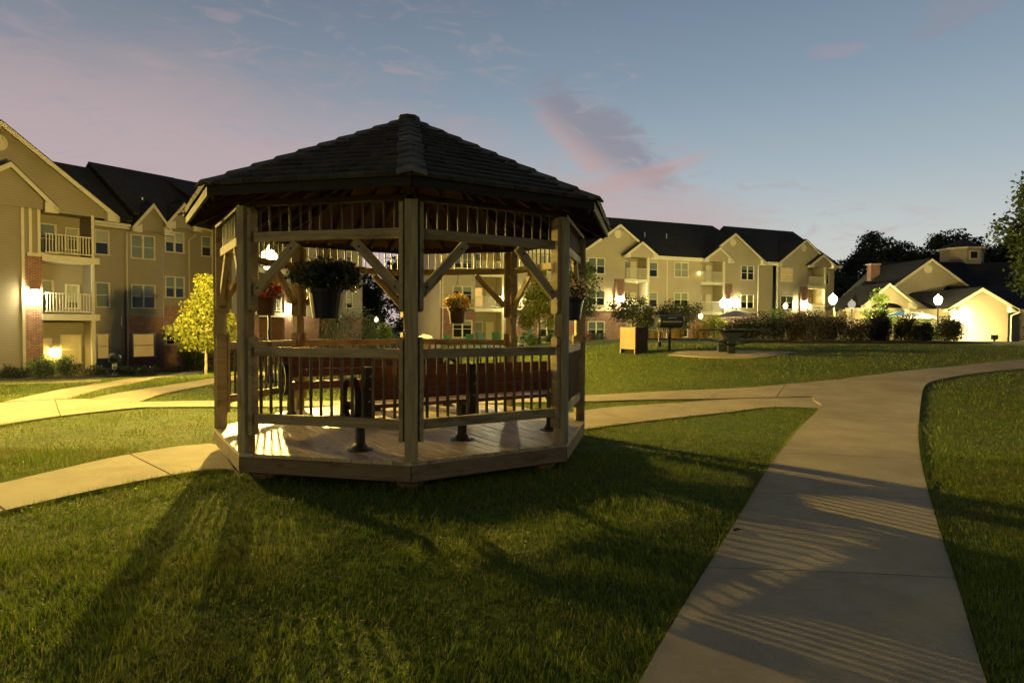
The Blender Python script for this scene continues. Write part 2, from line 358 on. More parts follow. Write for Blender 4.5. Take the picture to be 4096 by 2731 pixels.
LEAF_K = leafmat('black_green_leaf', (.008, .013, .006), (.018, .024, .010), .04)
LEAF_L = leafmat('lime_leaf', (.10, .17, .03), (.18, .26, .05), .35)
STRAW = leafmat('straw_grass', (.24, .18, .06), (.36, .27, .10), .3)
FLOWER_R = leafmat('red_petal', (.24, .03, .018), (.36, .09, .04), .3)
FLOWER_P = leafmat('dusky_petal', (.10, .05, .06), (.22, .14, .13), .3)
FLOWER_Y = leafmat('yellow_petal', (.45, .28, .06), (.6, .40, .12), .35)
FLOWER_W = leafmat('pale_petal', (.5, .35, .25), (.6, .48, .36), .35)
GRASSM = leafmat('grass_blade', (.065, .15, .008), (.23, .28, .018), .38)
def grass_patches():
    nt = GRASSM.node_tree; b = nt.nodes['Principled BSDF']; src = b.inputs['Base Color'].links[0].from_socket
    tc = nnode(nt, 'ShaderNodeTexCoord'); n = nnode(nt, 'ShaderNodeTexNoise', i_Scale=.9, i_Detail=5.0, i_Roughness=.7); nt.links.new(tc.outputs['Object'], n.inputs['Vector'])
    c = mixc(nt, mth(nt, 'MULTIPLY', sstep(nt, n.outputs[0], .45, .68), .55), src, (.19, .15, .03))
    g2 = nnode(nt, 'ShaderNodeNewGeometry'); c = mixc(nt, mth(nt, 'MULTIPLY', sstep(nt, g2.outputs['Random Per Island'], .90, .93), .85), c, (.34, .28, .12))
    nt.links.new(c, b.inputs['Base Color'])
    for nd in nt.nodes:
        if nd.type == 'BSDF_TRANSLUCENT': nt.links.new(c, nd.inputs[0])
grass_patches()

# ------------------------------------------------------------------ terrain
def smn(a, b, t):
    t = np.clip((t-a)/(b-a), 0, 1); return t*t*(3-2*t)
def hgt(x, y):
    x = np.asarray(x, float); y = np.asarray(y, float)
    u = -.55*x + .83*y
    z = -1.35*smn(14, 46, u)*(1-smn(-14, -2, x))
    r = smn(9, 24, y)*smn(-4, 5, x)*.85*(1-.78*smn(30, 46, y))
    z = z + r
    near = 1 - smn(30, 60, np.hypot(x, y))
    z = z + near*.012*(np.sin(x*1.7+.4*y)*np.cos(y*1.3-.6*x)) * smn(1.2, 3.2, np.hypot(x+1.285, y-7.833)-1.5)
    return z
def H(x, y): return float(hgt(x, y))

def axis_pts(lo, hi, fine_lo, fine_hi, fs):
    a = list(np.arange(fine_lo, fine_hi+1e-6, fs)); s = fs; p = fine_hi
    while p < hi: s *= 1.25; p = min(hi, p+s); a.append(p)
    s = fs; p = fine_lo
    while p > lo: s *= 1.25; p = max(lo, p-s); a.insert(0, p)
    return np.array(a)
gx = axis_pts(-500, 500, -30, 36, .5); gy = axis_pts(-300, 900, -4, 60, .5)
XX, YY = np.meshgrid(gx, gy); ZZ = hgt(XX, YY)
nx, ny = len(gx), len(gy)
vv = np.stack([XX.ravel(), YY.ravel(), ZZ.ravel()], 1)
ii = (np.arange(ny-1)[:, None]*nx + np.arange(nx-1)[None, :]).ravel()
ff = np.stack([ii, ii+1, ii+nx+1, ii+nx], 1)
def np_mesh(name, v, f, mat, parent=None, kind=None, smooth=False):
    me = D.meshes.new(name); k = f.shape[1]
    me.vertices.add(len(v)); me.vertices.foreach_set('co', v.astype(np.float32).ravel())
    me.loops.add(f.size); me.loops.foreach_set('vertex_index', f.astype(np.int32).ravel())
    me.polygons.add(len(f)); me.polygons.foreach_set('loop_start', np.arange(0, f.size, k, dtype=np.int32)); 
    try: me.polygons.foreach_set('loop_total', np.full(len(f), k, dtype=np.int32))
    except Exception: pass
    if smooth: me.polygons.foreach_set('use_smooth', np.ones(len(f), dtype=bool))
    me.materials.append(mat); me.update(calc_edges=True); me.validate()
    o = D.objects.new(name, me); COL.objects.link(o)
    if parent is not None: o.parent = parent
    if kind: o['kind'] = kind
    return o
LAWN = noisy('lawn', (.09, .15, .010), (.18, .22, .015), .7, .95, .9, 25, detail=10)
def lawn_detail():
    nt = LAWN.node_tree; b = nt.nodes['Principled BSDF']; src = b.inputs['Base Color'].links[0].from_socket
    tc = nnode(nt, 'ShaderNodeTexCoord'); n = nnode(nt, 'ShaderNodeTexNoise', i_Scale=9.0, i_Detail=8.0, i_Roughness=.75); nt.links.new(tc.outputs['Object'], n.inputs['Vector'])
    c = mixc(nt, sstep(nt, n.outputs[0], .42, .62), mixc(nt, .6, src, (.02, .03, .008)), src); nt.links.new(c, b.inputs['Base Color'])
lawn_detail()
ground = np_mesh('lawn_ground', vv, ff, LAWN, kind='structure', smooth=True)

# ------------------------------------------------------------------ paths
def resample(pts, n):
    pts = np.array(pts, float); d = np.r_[0, np.cumsum(np.hypot(*np.diff(pts, axis=0).T))]
    # smooth by Catmull-like cubic: use dense linear then box filter
    t = np.linspace(0, d[-1], 200); P = np.stack([np.interp(t, d, pts[:, k]) for k in (0, 1)], 1)
    K = 15; Q = P.copy()
    for i in range(len(P)):
        w = min(K, i, len(P)-1-i); Q[i] = P[i-w:i+w+1].mean(0)
    tt = np.linspace(0, 199, n); return np.stack([np.interp(tt, range(200), Q[:, k]) for k in (0, 1)], 1)
PATHPOLY = []
def slab_path(name, left, right, cuts, dz=.03, parent=None):
    """concrete path as a row of slabs between a left and a right edge; cuts = fractions where joints fall"""
    root = empty(name); tag(root, kind='structure')
    N = 161; Lp = resample(left, N); Rp = resample(right, N)
    PATHPOLY.append(np.vstack([Lp, Rp[::-1]]))
    cs = sorted(set([0, N-1] + [int(round(c*(N-1))) for c in cuts]))
    for a, b in zip(cs[:-1], cs[1:]):
        idx = sorted(set(list(range(a, b, 4)) + [b]))
        m = MB(); W_ = 4; rows = []
        for q, i in enumerate(idx):
            l, r = Lp[i].copy(), Rp[i].copy()
            if q == 0 and a > 0 or q == len(idx)-1 and b < N-1:   # leave half the joint open
                j = idx[q+1] if q == 0 else idx[q-1]
                for p, P in ((l, Lp), (r, Rp)):
                    d = P[j]-p; ln = np.hypot(*d)
                    if ln > 0: p += d/ln*.009
            rows.append([l + (r-l)*w/W_ for w in range(W_+1)])
        vs = []; 
        for row in rows:
            for p in row: vs.append((p[0], p[1], H(*p)+dz))
        for row in rows:
            for p in row: vs.append((p[0], p[1], H(*p)+dz-.13))
        n = len(rows); k = W_+1; o = n*k; fs = []
        for i in range(n-1):
            for w in range(W_): fs.append((i*k+w, i*k+w+1, (i+1)*k+w+1, (i+1)*k+w))
            fs.append((i*k, (i+1)*k, o+(i+1)*k, o+i*k)); fs.append((i*k+W_, o+i*k+W_, o+(i+1)*k+W_, (i+1)*k+W_))
        for w in range(W_):
            fs.append((w, o+w, o+w+1, w+1)); e = (n-1)*k; fs.append((e+w, e+w+1, o+e+w+1, o+e+w))
        m.add(vs, fs); m.build('slab', CONC, root)
    return root
slab_path('footpath', [(-.95, -1.6), (-.3, .6), (.22, 2.0), (.53, 2.61), (.79, 3.1), (1.25, 3.88), (2.01, 5.34), (3.28, 7.6), (4.25, 9.25), (5.25, 10.8), (5.62, 11.4)],
          [(.35, -1.6), (1.0, .6), (1.62, 2.0), (1.98, 2.6), (2.27, 3.08), (2.73, 3.87), (3.34, 4.94), (4.22, 6.43), (5.5, 8.5), (6.85, 10.55), (7.15, 11.0)],
          [.10, .225, .40, .535, .675, .81, .90])
slab_path('footpath', [(5.62, 11.4), (5.75, 12.2), (7.03, 14.36), (9.57, 15.73), (14.11, 17.93), (22, 21)], [(7.15, 11.0), (8.59, 13.16), (9.39, 14.29), (10.06, 14.9), (13.49, 16.58), (22, 19.6)], [.1, .2, .3, .4, .5, .6, .7, .8, .9])
slab_path('footpath', [(7.6, 14.62), (7.0, 14.34), (4.64, 13.27), (1.78, 12.78), (-2, 12.4), (-5.74, 12.12), (-7.1, 12.0)], [(6.6, 12.6), (5.6, 12.25), (4.1, 12.2), (1.67, 11.97), (-2, 11.55), (-5.35, 11.24), (-6.55, 11.22)], [.11, .22, .33, .44, .56, .67, .78, .89], .026)
slab_path('footpath', [(6.6, 12.45), (5.62, 12.2), (3.95, 12.12), (2.76, 11.58), (1.56, 11.15), (.62, 10.3), (-.05, 9.6)], [(6.3, 10.95), (5.42, 11.08), (4.7, 11.36), (2.87, 10.27), (1.3, 9.29), (.95, 8.9), (.55, 8.55)], [.25, .5, .72], .022)
slab_path('footpath', [(-7.1, 12.0), (-8.25, 12.4), (-8.84, 12.44), (-9.68, 11.88), (-9.9, 9.5), (-10.2, 4)], [(-6.55, 11.22), (-6.95, 10.8), (-7.3, 10.0), (-7.41, 9.08), (-7.7, 7.4), (-8.3, 4)], [.18, .36, .52, .68, .84])
slab_path('footpath', [(-9.66, 11.95), (-10.5, 15), (-11.3, 18), (-12.3, 20.8), (-15.0, 27.2), (-20.5, 40)], [(-8.86, 12.46), (-9.5, 14.4), (-10.3, 17.4), (-11.2, 20.2), (-13.9, 26.8), (-19.2, 39.6)], [i/22 for i in range(1, 22)])
slab_path('footpath', [(-8.3, 12.42), (-8.55, 14), (-8.5, 16), (-8.6, 18), (-8.5, 21), (-7.6, 26), (-7.2, 34)], [(-7.14, 12.02), (-7.5, 13.8), (-7.5, 16), (-7.6, 18), (-7.4, 21), (-6.5, 26), (-6.0, 34)], [i/16 for i in range(1, 16)])
slab_path('footpath', [(-3.52, 7.55), (-3.79, 7.93), (-4.37, 7.12), (-4.73, 5.78), (-5.2, 4.0), (-5.9, 1.5)], [(-2.62, 6.05), (-2.91, 6.6), (-3.31, 6.2), (-3.69, 5.63), (-4.1, 4.8), (-4.5, 3.6), (-5.1, 1.5)], [.2, .42, .62, .8])
slab_path('patio_pad', [(4.7, 18.95), (5.3, 19.9), (7.2, 20.3), (8.9, 19.9)], [(4.8, 18.9), (5.7, 18.4), (7.2, 18.3), (8.95, 19.85)], [.5])
slab_path('patio_pad', [(-15.6, 18.8), (-13.0, 19.9)], [(-14.9, 17.9), (-12.4, 18.9)], [.5])
def in_poly(px, py, poly):
    ins = np.zeros(len(px), bool); n = len(poly)
    for i in range(n):
        x0, y0 = poly[i]; x1, y1 = poly[(i+1) % n]
        if y0 == y1: continue
        c = ((y0 > py) != (y1 > py)) & (px < (x1-x0)*(py-y0)/(y1-y0)+x0); ins ^= c
    return ins

GX, GY, GR, GROT = -1.285, 7.833, 2.2, 9.9    # gazebo centre, post radius, turn in degrees
# ------------------------------------------------------------------ grass blades (uncountable)
def grass_zone(r0, r1, dens, w, ln, segs):
    A = 1.15; xs = []; 
    area = (r1*A+1.5)*2*(r1-r0)
    n = int(area*dens); x = rng.uniform(-(r1*A+1.5), r1*A+1.5, n); y = rng.uniform(r0, r1, n)
    k = np.abs(x) < y*.9+1.6; x, y = x[k], y[k]
    k = np.ones(len(x), bool)
    for p in PATHPOLY: k &= ~in_poly(x, y, p)
    k &= np.hypot(x-GX, y-GY) > 1.95
    x, y = x[k], y[k]; n = len(x)
    cl = .5+.5*np.sin(x*5.1+1.3*np.sin(y*3.7))*np.sin(y*4.3+1.1*np.sin(x*2.9)); cl2 = .5+.5*np.sin(x*1.3+2+np.sin(y*.9))*np.sin(y*1.1+1+np.sin(x*1.7))
    tf = smn(.35, .95, np.sin(x*23+3*np.sin(y*7))*np.sin(y*21+2.5*np.sin(x*9)))*(.35+.65*cl)
    L = ln*(.40+.40*cl+.35*cl2+.75*tf)*rng.uniform(.5, 1.25, n)
    wd = w*rng.uniform(.7, 1.3, n); az = rng.uniform(0, 2*np.pi, n) ; az = np.where(rng.random(n) < .5, az, 2.5*cl2+1.2*np.sin(x*2)+rng.normal(0, .5, n))
    lean = np.abs(rng.normal(.55, .35, n)).clip(0, 1.35)
    z = hgt(x, y)-.006
    dx, dy = np.cos(az), np.sin(az); fa = rng.uniform(0, np.pi, n); sx, sy = np.cos(fa)*wd/2, np.sin(fa)*wd/2
    b0 = np.stack([x-sx, y-sy, z], 1); b1 = np.stack([x+sx, y+sy, z], 1)
    m_h = L*np.cos(lean*.5)*.55; m_d = L*np.sin(lean*.5)*.55
    t_h = m_h + L*np.cos(lean*1.35)*.45; t_d = m_d + L*np.sin(lean*1.35).clip(0)*.45
    if segs == 2:
        c0 = np.stack([x+dx*m_d-sx*.75, y+dy*m_d-sy*.75, z+m_h], 1); c1 = np.stack([x+dx*m_d+sx*.75, y+dy*m_d+sy*.75, z+m_h], 1)
        t = np.stack([x+dx*t_d, y+dy*t_d, z+t_h], 1)
        V = np.stack([b0, b1, c0, c1, t], 1).reshape(-1, 3); o = np.arange(n)[:, None]*5
        F_ = np.concatenate([o+np.array([0, 1, 3]), o+np.array([0, 3, 2]), o+np.array([2, 3, 4])])
    else:
        t = np.stack([x+dx*t_d, y+dy*t_d, z+t_h], 1)
        V = np.stack([b0, b1, t], 1).reshape(-1, 3); o = np.arange(n)[:, None]*3; F_ = o+np.array([0, 1, 2])
    return V, F_
parts = [grass_zone(1.6, 4.2, 5200, .0042, .062, 2), grass_zone(4.2, 7.5, 2900, .0055, .06, 2), grass_zone(7.5, 13, 950, .010, .055, 1), grass_zone(13, 24, 260, .02, .055, 1)]
def edge_blades():
    Vs = []; 
    for P in PATHPOLY:
        Q = np.vstack([P, P[:1]]); c = P.mean(0)
        for a, b in zip(Q[:-1], Q[1:]):
            L = np.hypot(*(b-a)); mid_ = (a+b)/2
            if L > 1.0 or mid_[1] > 9.5 or mid_[1] < .8 or abs(mid_[0]) > 9: continue
            n = rng.poisson(L*330); t = rng.random(n)[:, None]; nr = np.array([b[1]-a[1], a[0]-b[0]])/max(L, 1e-6)
            if in_poly(np.array([mid_[0]+nr[0]*.05]), np.array([mid_[1]+nr[1]*.05]), P)[0]: nr = -nr
            p = a+(b-a)*t+nr*rng.uniform(0, .05, n)[:, None]
            k = np.ones(n, bool)
            for P2 in PATHPOLY: k &= ~in_poly(p[:, 0], p[:, 1], P2)
            p = p[k]; n = len(p)
            ln = rng.uniform(.03, .085, n); az = np.arctan2(-nr[1], -nr[0])+rng.normal(0, .8, n); le = rng.uniform(.3, 1.3, n)
            x, y = p[:, 0], p[:, 1]; z = hgt(x, y); fa = az+np.pi/2; w = .0045
            sx, sy = np.cos(fa)*w/2, np.sin(fa)*w/2
            Vs.append(np.stack([np.stack([x-sx, y-sy, z], 1), np.stack([x+sx, y+sy, z], 1), np.stack([x+np.cos(az)*ln*np.sin(le), y+np.sin(az)*ln*np.sin(le), z+np.maximum(ln*np.cos(le), .036)], 1)], 1).reshape(-1, 3))
    V = np.vstack(Vs); return V, np.arange(len(V)).reshape(-1, 3)
parts.append(edge_blades())
off = 0; V_ = []; F2 = []
for v, f in parts: V_.append(v); F2.append(f+off); off += len(v)
np_mesh('grass', np.vstack(V_), np.vstack(F2), GRASSM, kind='stuff')

# ------------------------------------------------------------------ gazebo
gz = empty('gazebo', (GX, GY, 0), 0, 'large open octagonal timber gazebo with a shingled roof standing on the lawn', 'gazebo')
DZ = .28
def gv(a, r, z=0.0):
    t = R(a+GROT); return Vector((r*math.sin(t), -r*math.cos(t), z))
AP = math.cos(R(22.5))
FACE_R = R(0)
e_pl = (gv(45, GR)-gv(0, GR)).normalized()           # along the front right side
p_pl = Vector((e_pl.y, -e_pl.x, 0))                  # planks run square to it
def clip_line(off, rad):
    """span along p_pl of the octagon at offset off along e_pl"""
    lo, hi = -9, 9
    for j in range(8):
        a = gv(45*j+22.5, 1).normalized(); d = rad*AP
        # a.(e*off + p*s) <= d
        k = a.dot(p_pl); c = d - a.dot(e_pl)*off
        if abs(k) < 1e-6:
            if c < 0: return None
            continue
        s = c/k
        if k > 0: hi = min(hi, s)
        else: lo = max(lo, s)
    return (lo, hi) if hi > lo+.05 else None
RD = GR+.075
pw = .142; off = -RD
def clip_poly(poly, n, d):
    out = []
    for i in range(len(poly)):
        a, b = poly[i], poly[(i+1) % len(poly)]; da, db = n[0]*a[0]+n[1]*a[1]-d, n[0]*b[0]+n[1]*b[1]-d
        if da <= 0: out.append(a)
        if (da < 0) != (db < 0) and abs(da-db) > 1e-9: t = da/(da-db); out.append((a[0]+(b[0]-a[0])*t, a[1]+(b[1]-a[1])*t))
    return out
q_pl = Vector((-p_pl.y, p_pl.x, 0))
while off < RD:
    c = off+pw/2; poly = [(-9, off+.003), (9, off+.003), (9, off+pw-.003), (-9, off+pw-.003)]
    for j in range(8):
        a = gv(45*j+22.5, 1).normalized(); poly = clip_poly(poly, (a.dot(p_pl), a.dot(q_pl)), RD*AP)
        if len(poly) < 3: break
    if len(poly) >= 3:
        m = MB(); m.prism([(x, y-c) for x, y in poly], -.034, 0)
        Mx = Matrix(((p_pl.x, q_pl.x, 0, 0), (p_pl.y, q_pl.y, 0, 0), (0, 0, 1, 0), (0, 0, 0, 1)))
        m.build('deck_board', DECK, gz, M=Matrix.Translation(q_pl*c+Vector((0, 0, DZ+random.uniform(-.002, .0015)))) @ Mx)
    off += pw
for j in range(8):
    a, b = gv(45*j, RD-.018), gv(45*j+45, RD-.018); d = (b-a).normalized()
    z = DZ-.036-.0745
    board('rim_board', (a.x, a.y, z), (b.x, b.y, z), .036, .145, RIMW, gz)
    n = gv(45*j+22.5, 1); a2 = gv(45*j, RD-.25); b2 = gv(45*j+45, RD-.25)
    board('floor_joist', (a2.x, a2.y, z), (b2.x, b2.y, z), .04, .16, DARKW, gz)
    f = gv(45*j, GR-.22)
    m = MB(); m.lathe([(.13, -.25), (.13, .05)], 14, (f.x, f.y, 0)); m.build('footing', RIMW, gz)
HB, HT = 2.285, 2.375            # header beam bottom and top
for j in range(8):
    a = 45*j; c = gv(a, GR); nrm = gv(a, 1); t = R(a+GROT)
    Mz = Matrix.Rotation(t, 4, 'Z')
    A = Matrix.Translation(c+Vector((0, 0, (DZ+2.62)/2))) @ Mz @ Matrix.Rotation(R(90), 4, 'Y')
    o = D.objects.new('post', board_mesh(2.62-DZ, .118, .118, 'post', WOOD, .006)); COL.objects.link(o); o.parent = gz; o.matrix_local = A
    for sgn in (-1, 1):
        fa = a + 22.5*sgn; fn = gv(fa, 1); fe = Vector((-fn.y, fn.x, 0))*(1 if sgn > 0 else -1)  # towards the neighbour along this side
        q = c + fe*.0775 - fn*.0
        for z0, z1, rnd in ((DZ+.17, DZ+1.115, 'top'), (1.62, 2.60, 'bottom')):
            m = MB(); hw = .056; prof = []
            N = 7
            arc = [(hw*math.cos(math.pi*k/(N-1)), .035*math.sin(math.pi*k/(N-1))) for k in range(N)]
            if rnd == 'top': prof = [(-hw, 0), (hw, 0)] + [(x, (z1-z0)-.035+y) for x, y in arc]
            else: prof = [(hw, z1-z0), (-hw, z1-z0)] + [(-x, .035-y) for x, y in arc]
            m.xprism(prof, -.019, .019)
            # local x = face normal, local y = along the side
            Mx = Matrix(((fn.x, fe.x, 0, 0), (fn.y, fe.y, 0, 0), (0, 0, 1, 0), (0, 0, 0, 1)))
            m.build('side_board', WOOD, gz, M=Matrix.Translation((q.x, q.y, z0)) @ Mx)
for j in range(8):
    A_, B_ = gv(45*j, GR), gv(45*j+45, GR); e = (B_-A_).normalized(); n = gv(45*j+22.5, 1)
    a = A_+e*.107; b = B_-e*.107
    railed = j in (0, 1, 3, 4, 5, 7)
    if railed:
        board('top_rail', (a.x, a.y, DZ+.965), (b.x, b.y, DZ+.965), .06, .085, WOOD, gz)
        board('bottom_rail', (a.x, a.y, DZ+.325), (b.x, b.y, DZ+.325), .06, .09, WOOD, gz)
    # header beam, cap plate
    board('header_beam', (a.x, a.y, (HB+HT)/2), (b.x, b.y, (HB+HT)/2), .045, HT-HB, WOOD, gz)
    a3 = A_+e*.02; b3 = B_-e*.02
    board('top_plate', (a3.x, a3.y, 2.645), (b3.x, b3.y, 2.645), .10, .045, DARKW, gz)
    L = (b-a).length; nb = 14
    for k in range(nb):
        p = a + e*(L*(k+.5)/nb) - n*.004
        if railed: board('baluster', (p.x, p.y, DZ+.375), (p.x, p.y, DZ+.92), .024, .024, BALW, gz, up=(n.x, n.y, 0))
        board('frieze_spindle', (p.x, p.y, HT+.003), (p.x, p.y, 2.62), .017, .017, SPIN, gz, up=(n.x, n.y, 0))
    for sgn, P, Q in ((1, A_, e), (-1, B_, -e)):
        p0 = P + Q*.125 - n*.062; p1 = P + Q*.60 - n*.062
        p0 = P + Q*.10; p1 = P + Q*.55
        board('brace', (p0.x, p0.y, 1.80), (p1.x, p1.y, 2.27), .045, .085, WOOD, gz)
        for fr_, zz in ((.10, 1.80), (.88, 2.27)):
            q = p0.lerp(p1, fr_); zz = 1.80+.47*fr_; tb = math.atan2(n.x, -n.y); mb_ = MB(); mb_.lathe([(.011, 0), (.011, .007), (.005, .009)], 6)
            mb_.build('bolt', BLACKM, gz, M=Matrix.Translation((q.x+n.x*.0235, q.y+n.y*.0235, zz)) @ Matrix.Rotation(tb, 4, 'Z') @ Matrix.Rotation(R(90), 4, 'X'))
# roof
RE, ZE, ZA = 2.565, 2.763, 4.03
slope = math.atan2(ZA-ZE, RE*AP); SL = math.hypot(ZA-ZE, RE*AP)
for j in range(8):
    A_, B_ = gv(45*j, RE), gv(45*j+45, RE); e = (B_-A_).normalized(); n = gv(45*j+22.5, 1); M_ = (A_+B_)/2; W0 = (B_-A_).length
    up = (-n*math.cos(slope)+Vector((0, 0, 1))*math.sin(slope)); nn = (n*math.sin(slope)+Vector((0, 0, 1))*math.cos(slope))
    O = Vector((M_.x, M_.y, ZE))
    Fr = Matrix(((e.x, up.x, nn.x, O.x), (e.y, up.y, nn.y, O.y), (e.z, up.z, nn.z, O.z), (0, 0, 0, 1)))
    # sheathing boards, seen from below
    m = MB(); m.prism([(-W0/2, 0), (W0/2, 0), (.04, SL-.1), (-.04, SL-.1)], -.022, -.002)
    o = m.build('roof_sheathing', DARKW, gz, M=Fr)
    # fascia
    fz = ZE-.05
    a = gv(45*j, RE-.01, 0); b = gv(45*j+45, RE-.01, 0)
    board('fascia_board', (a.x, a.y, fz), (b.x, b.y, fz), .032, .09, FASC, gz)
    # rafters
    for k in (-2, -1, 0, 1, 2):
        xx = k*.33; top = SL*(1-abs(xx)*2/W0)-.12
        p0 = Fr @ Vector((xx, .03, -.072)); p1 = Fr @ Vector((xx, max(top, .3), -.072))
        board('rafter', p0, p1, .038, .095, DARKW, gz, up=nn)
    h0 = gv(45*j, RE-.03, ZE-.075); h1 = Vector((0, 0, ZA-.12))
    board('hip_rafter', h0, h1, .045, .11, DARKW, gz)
    # shingles: 15 courses
    NC = 15; ex = (SL-.06)/NC
    aspart = j in (7, 0, 1, 6)
    joined = MB()
    for cidx in range(NC):
        y0 = cidx*ex - .035; y1 = y0+ex*1.45
        wl = lambda y: W0/2*(1-max(y, 0)/SL)+.012
        xs = -wl(y0)-random.uniform(0, .12)
        while xs < wl(y0):
            w = random.choice((.16, .2, .24)); x0, x1 = xs, xs+w-.004; xs += w
            dy = random.uniform(-.004, .004); th = random.uniform(.018, .024)
            # clip to the hip lines
            c0b, c1b = max(x0, -wl(y0)), min(x1, wl(y0)); c0t, c1t = max(x0, -wl(y1)), min(x1, wl(y1))
            if c1b-c0b < .015: continue
            if c1t <= c0t: c0t = c1t = (max(-wl(y1), min(wl(y1), (c0b+c1b)/2))); c0t -= .002; c1t += .002
            vs = [(c0b, y0+dy, .004), (c1b, y0+dy, .004), (c1t, min(y1, SL), .0), (c0t, min(y1, SL), .0),
                  (c0b, y0+dy, .004+th+.018), (c1b, y0+dy, .004+th+.018), (c1t, min(y1, SL), .008), (c0t, min(y1, SL), .008)]
            fs = [(0,3,2,1),(4,5,6,7),(0,1,5,4),(1,2,6,5),(2,3,7,6),(3,0,4,7)]
            if aspart: m = MB(); m.add(vs, fs); m.build('shingle', SHINGLE, gz, M=Fr)
            else: joined.add(vs, fs)
    if not aspart:
        o = joined.build('shingle_field', SHINGLE, gz, M=Fr); o['kind'] = 'stuff'
    # ridge caps along the hip at vertex j
    n0 = gv(45*j-22.5, 1)*math.sin(slope)+Vector((0, 0, math.cos(slope))); n1 = gv(45*j+22.5, 1)*math.sin(slope)+Vector((0, 0, math.cos(slope)))
    hp0 = gv(45*j, RE+.02, ZE); hp1 = Vector((0, 0, ZA)); hd = (hp1-hp0).normalized(); HL = (hp1-hp0).length
    s1 = hd.cross(n1).normalized(); s0 = -hd.cross(n0).normalized()
    if s1.dot(gv(45*j+90, 1)) < 0: s1 = -s1
    if s0.dot(gv(45*j-90, 1)) < 0: s0 = -s0
    hn = (n0+n1).normalized(); NCp = 10
    for k in range(NCp):
        t0 = HL*(k/NCp)-.03; t1 = t0+HL/NCp*1.4; ww = .125+random.uniform(-.012, .012)
        t1 = min(t1, HL)
        m = MB(); vs = []
        for tt, lift in ((t0, .052), (t1, .026)):
            c = hp0+hd*tt
            for zz in (lift, lift-.02): vs += [c+s0*ww+hn*(zz-.012), c+hn*(zz), c+s1*ww+hn*(zz-.012)]
        vs = [v-hp0 for v in vs]
        m.add(vs, [(0,1,7,6),(1,2,8,7),(3,9,10,4),(4,10,11,5),(0,3,4,1),(1,4,5,2),(6,7,10,9),(7,8,11,10),(0,6,9,3),(2,5,11,8)])
        m.build('ridge_cap', CAPM, gz, M=Matrix.Translation(hp0))
m = MB(); m.lathe([(.15, -.03), (.13, .035), (.02, .05)], 8, (0, 0, ZA)); m.build('roof_cap', SHINGLE, gz)

# ------------------------------------------------------------------ benches
def bench(center, ang, label):
    """faces local -y; long axis local x"""
    t = empty('park_bench', center, ang, label, 'bench', 'plank benches inside the gazebo')
    L = 2.42
    for k, (y, z) in enumerate([(-.215, .445), (-.115, .437), (-.01, .432), (.095, .432)]):
        board('seat_plank', (-L/2, y, z), (L/2, y, z), .095, .038, BENCHP, t)
    for k, (y, z) in enumerate([(.165, .555), (.19, .665), (.215, .775)]):
        board('back_plank', (-L/2, y, z), (L/2, y, z), .032, .108, BENCHP, t, roll=R(-13))
    board('apron_plank', (-L/2, -.245, .40), (L/2, -.245, .40), .03, .06, BENCHP, t)
    for x in (-L/2+.06, .02, L/2-.06):
        m = MB(); m.tube([(x, -.02, 0), (x, -.02, .02), (x, -.02, .07), (x, -.02, .40)], [.10, .085, .05, .047], 12); m.build('pedestal', BLACKM, t, smooth=False)
        m = MB(); m.lathe([(.125, 0), (.125, .010), (.10, .012)], 12, (x, -.02, 0)); m.build('foot_plate', BLACKM, t)
        m = MB(); m.box((x-.03, -.25, .385), (x+.03, .14, .412))
        # bracket rising behind the planks
        m.add([(x-.045, .13, .30), (x+.045, .13, .30), (x+.045, .215, .30), (x-.045, .215, .30), (x-.045, .245, .83), (x+.045, .245, .83), (x+.045, .285, .83), (x-.045, .285, .83)],
              [(0,3,2,1),(4,5,6,7),(0,1,5,4),(1,2,6,5),(2,3,7,6),(3,0,4,7)]); m.build('bracket', BLACKM, t)
        for zz in (.5, .62, .74):
            yy = .216+(zz-.30)/.53*.07
            m = MB(); m.lathe([(.010, -.003), (.010, .003)], 8); m.build('bolt', STEEL, t, M=Matrix.Translation((x, yy+.003, zz)) @ Matrix.Rotation(R(90), 4, 'X'))
    for x in (-L/2-.03, L/2+.03):
        pts = [(x, -.02+.235*math.cos(a)*1.0, .50+.245*math.sin(a)) for a in [2*math.pi*k/24 for k in range(25)]]
        m = MB(); 
        ring = []
        for k in range(24):
            a = 2*math.pi*k/24; c, s_ = math.cos(a), math.sin(a)
            for (dr, dx) in ((0, -.03), (0, .03), (-.03, .03), (-.03, -.03)):
                ring.append((x+dx, -.03+(.235+dr)*c, .50+(.225+dr)*s_))
        fs = []
        for k in range(24):
            q = (k+1) % 24
            for w in range(4): fs.append((k*4+w, k*4+(w+1) % 4, q*4+(w+1) % 4, q*4+w))
        m.add(ring, fs); m.build('armrest_ring', BLACKM, t)
    return t
fr = gv(22.5, 1)
b1c = Vector((GX, GY, 0)) + gv(22.5, GR*AP-.70); ang = math.atan2(e_pl.y, e_pl.x)
bench((b1c.x+e_pl.x*.08, b1c.y+e_pl.y*.08, DZ), ang+math.pi+math.pi, 'red plank bench with its back to the camera, behind the front right railing')
b2c = Vector((GX, GY, 0)) + gv(202.5, GR*AP-.62)
bench((b2c.x+e_pl.x*.05, b2c.y+e_pl.y*.05, DZ), ang+math.pi, 'red plank bench at the far side of the gazebo, facing inward')
# the near bench must have its back (local +y) towards the railing
for o in list(COL.objects):
    if o.name == 'park_bench': o.rotation_euler[2] = ang+math.pi
    if o.name == 'park_bench.001': o.rotation_euler[2] = ang

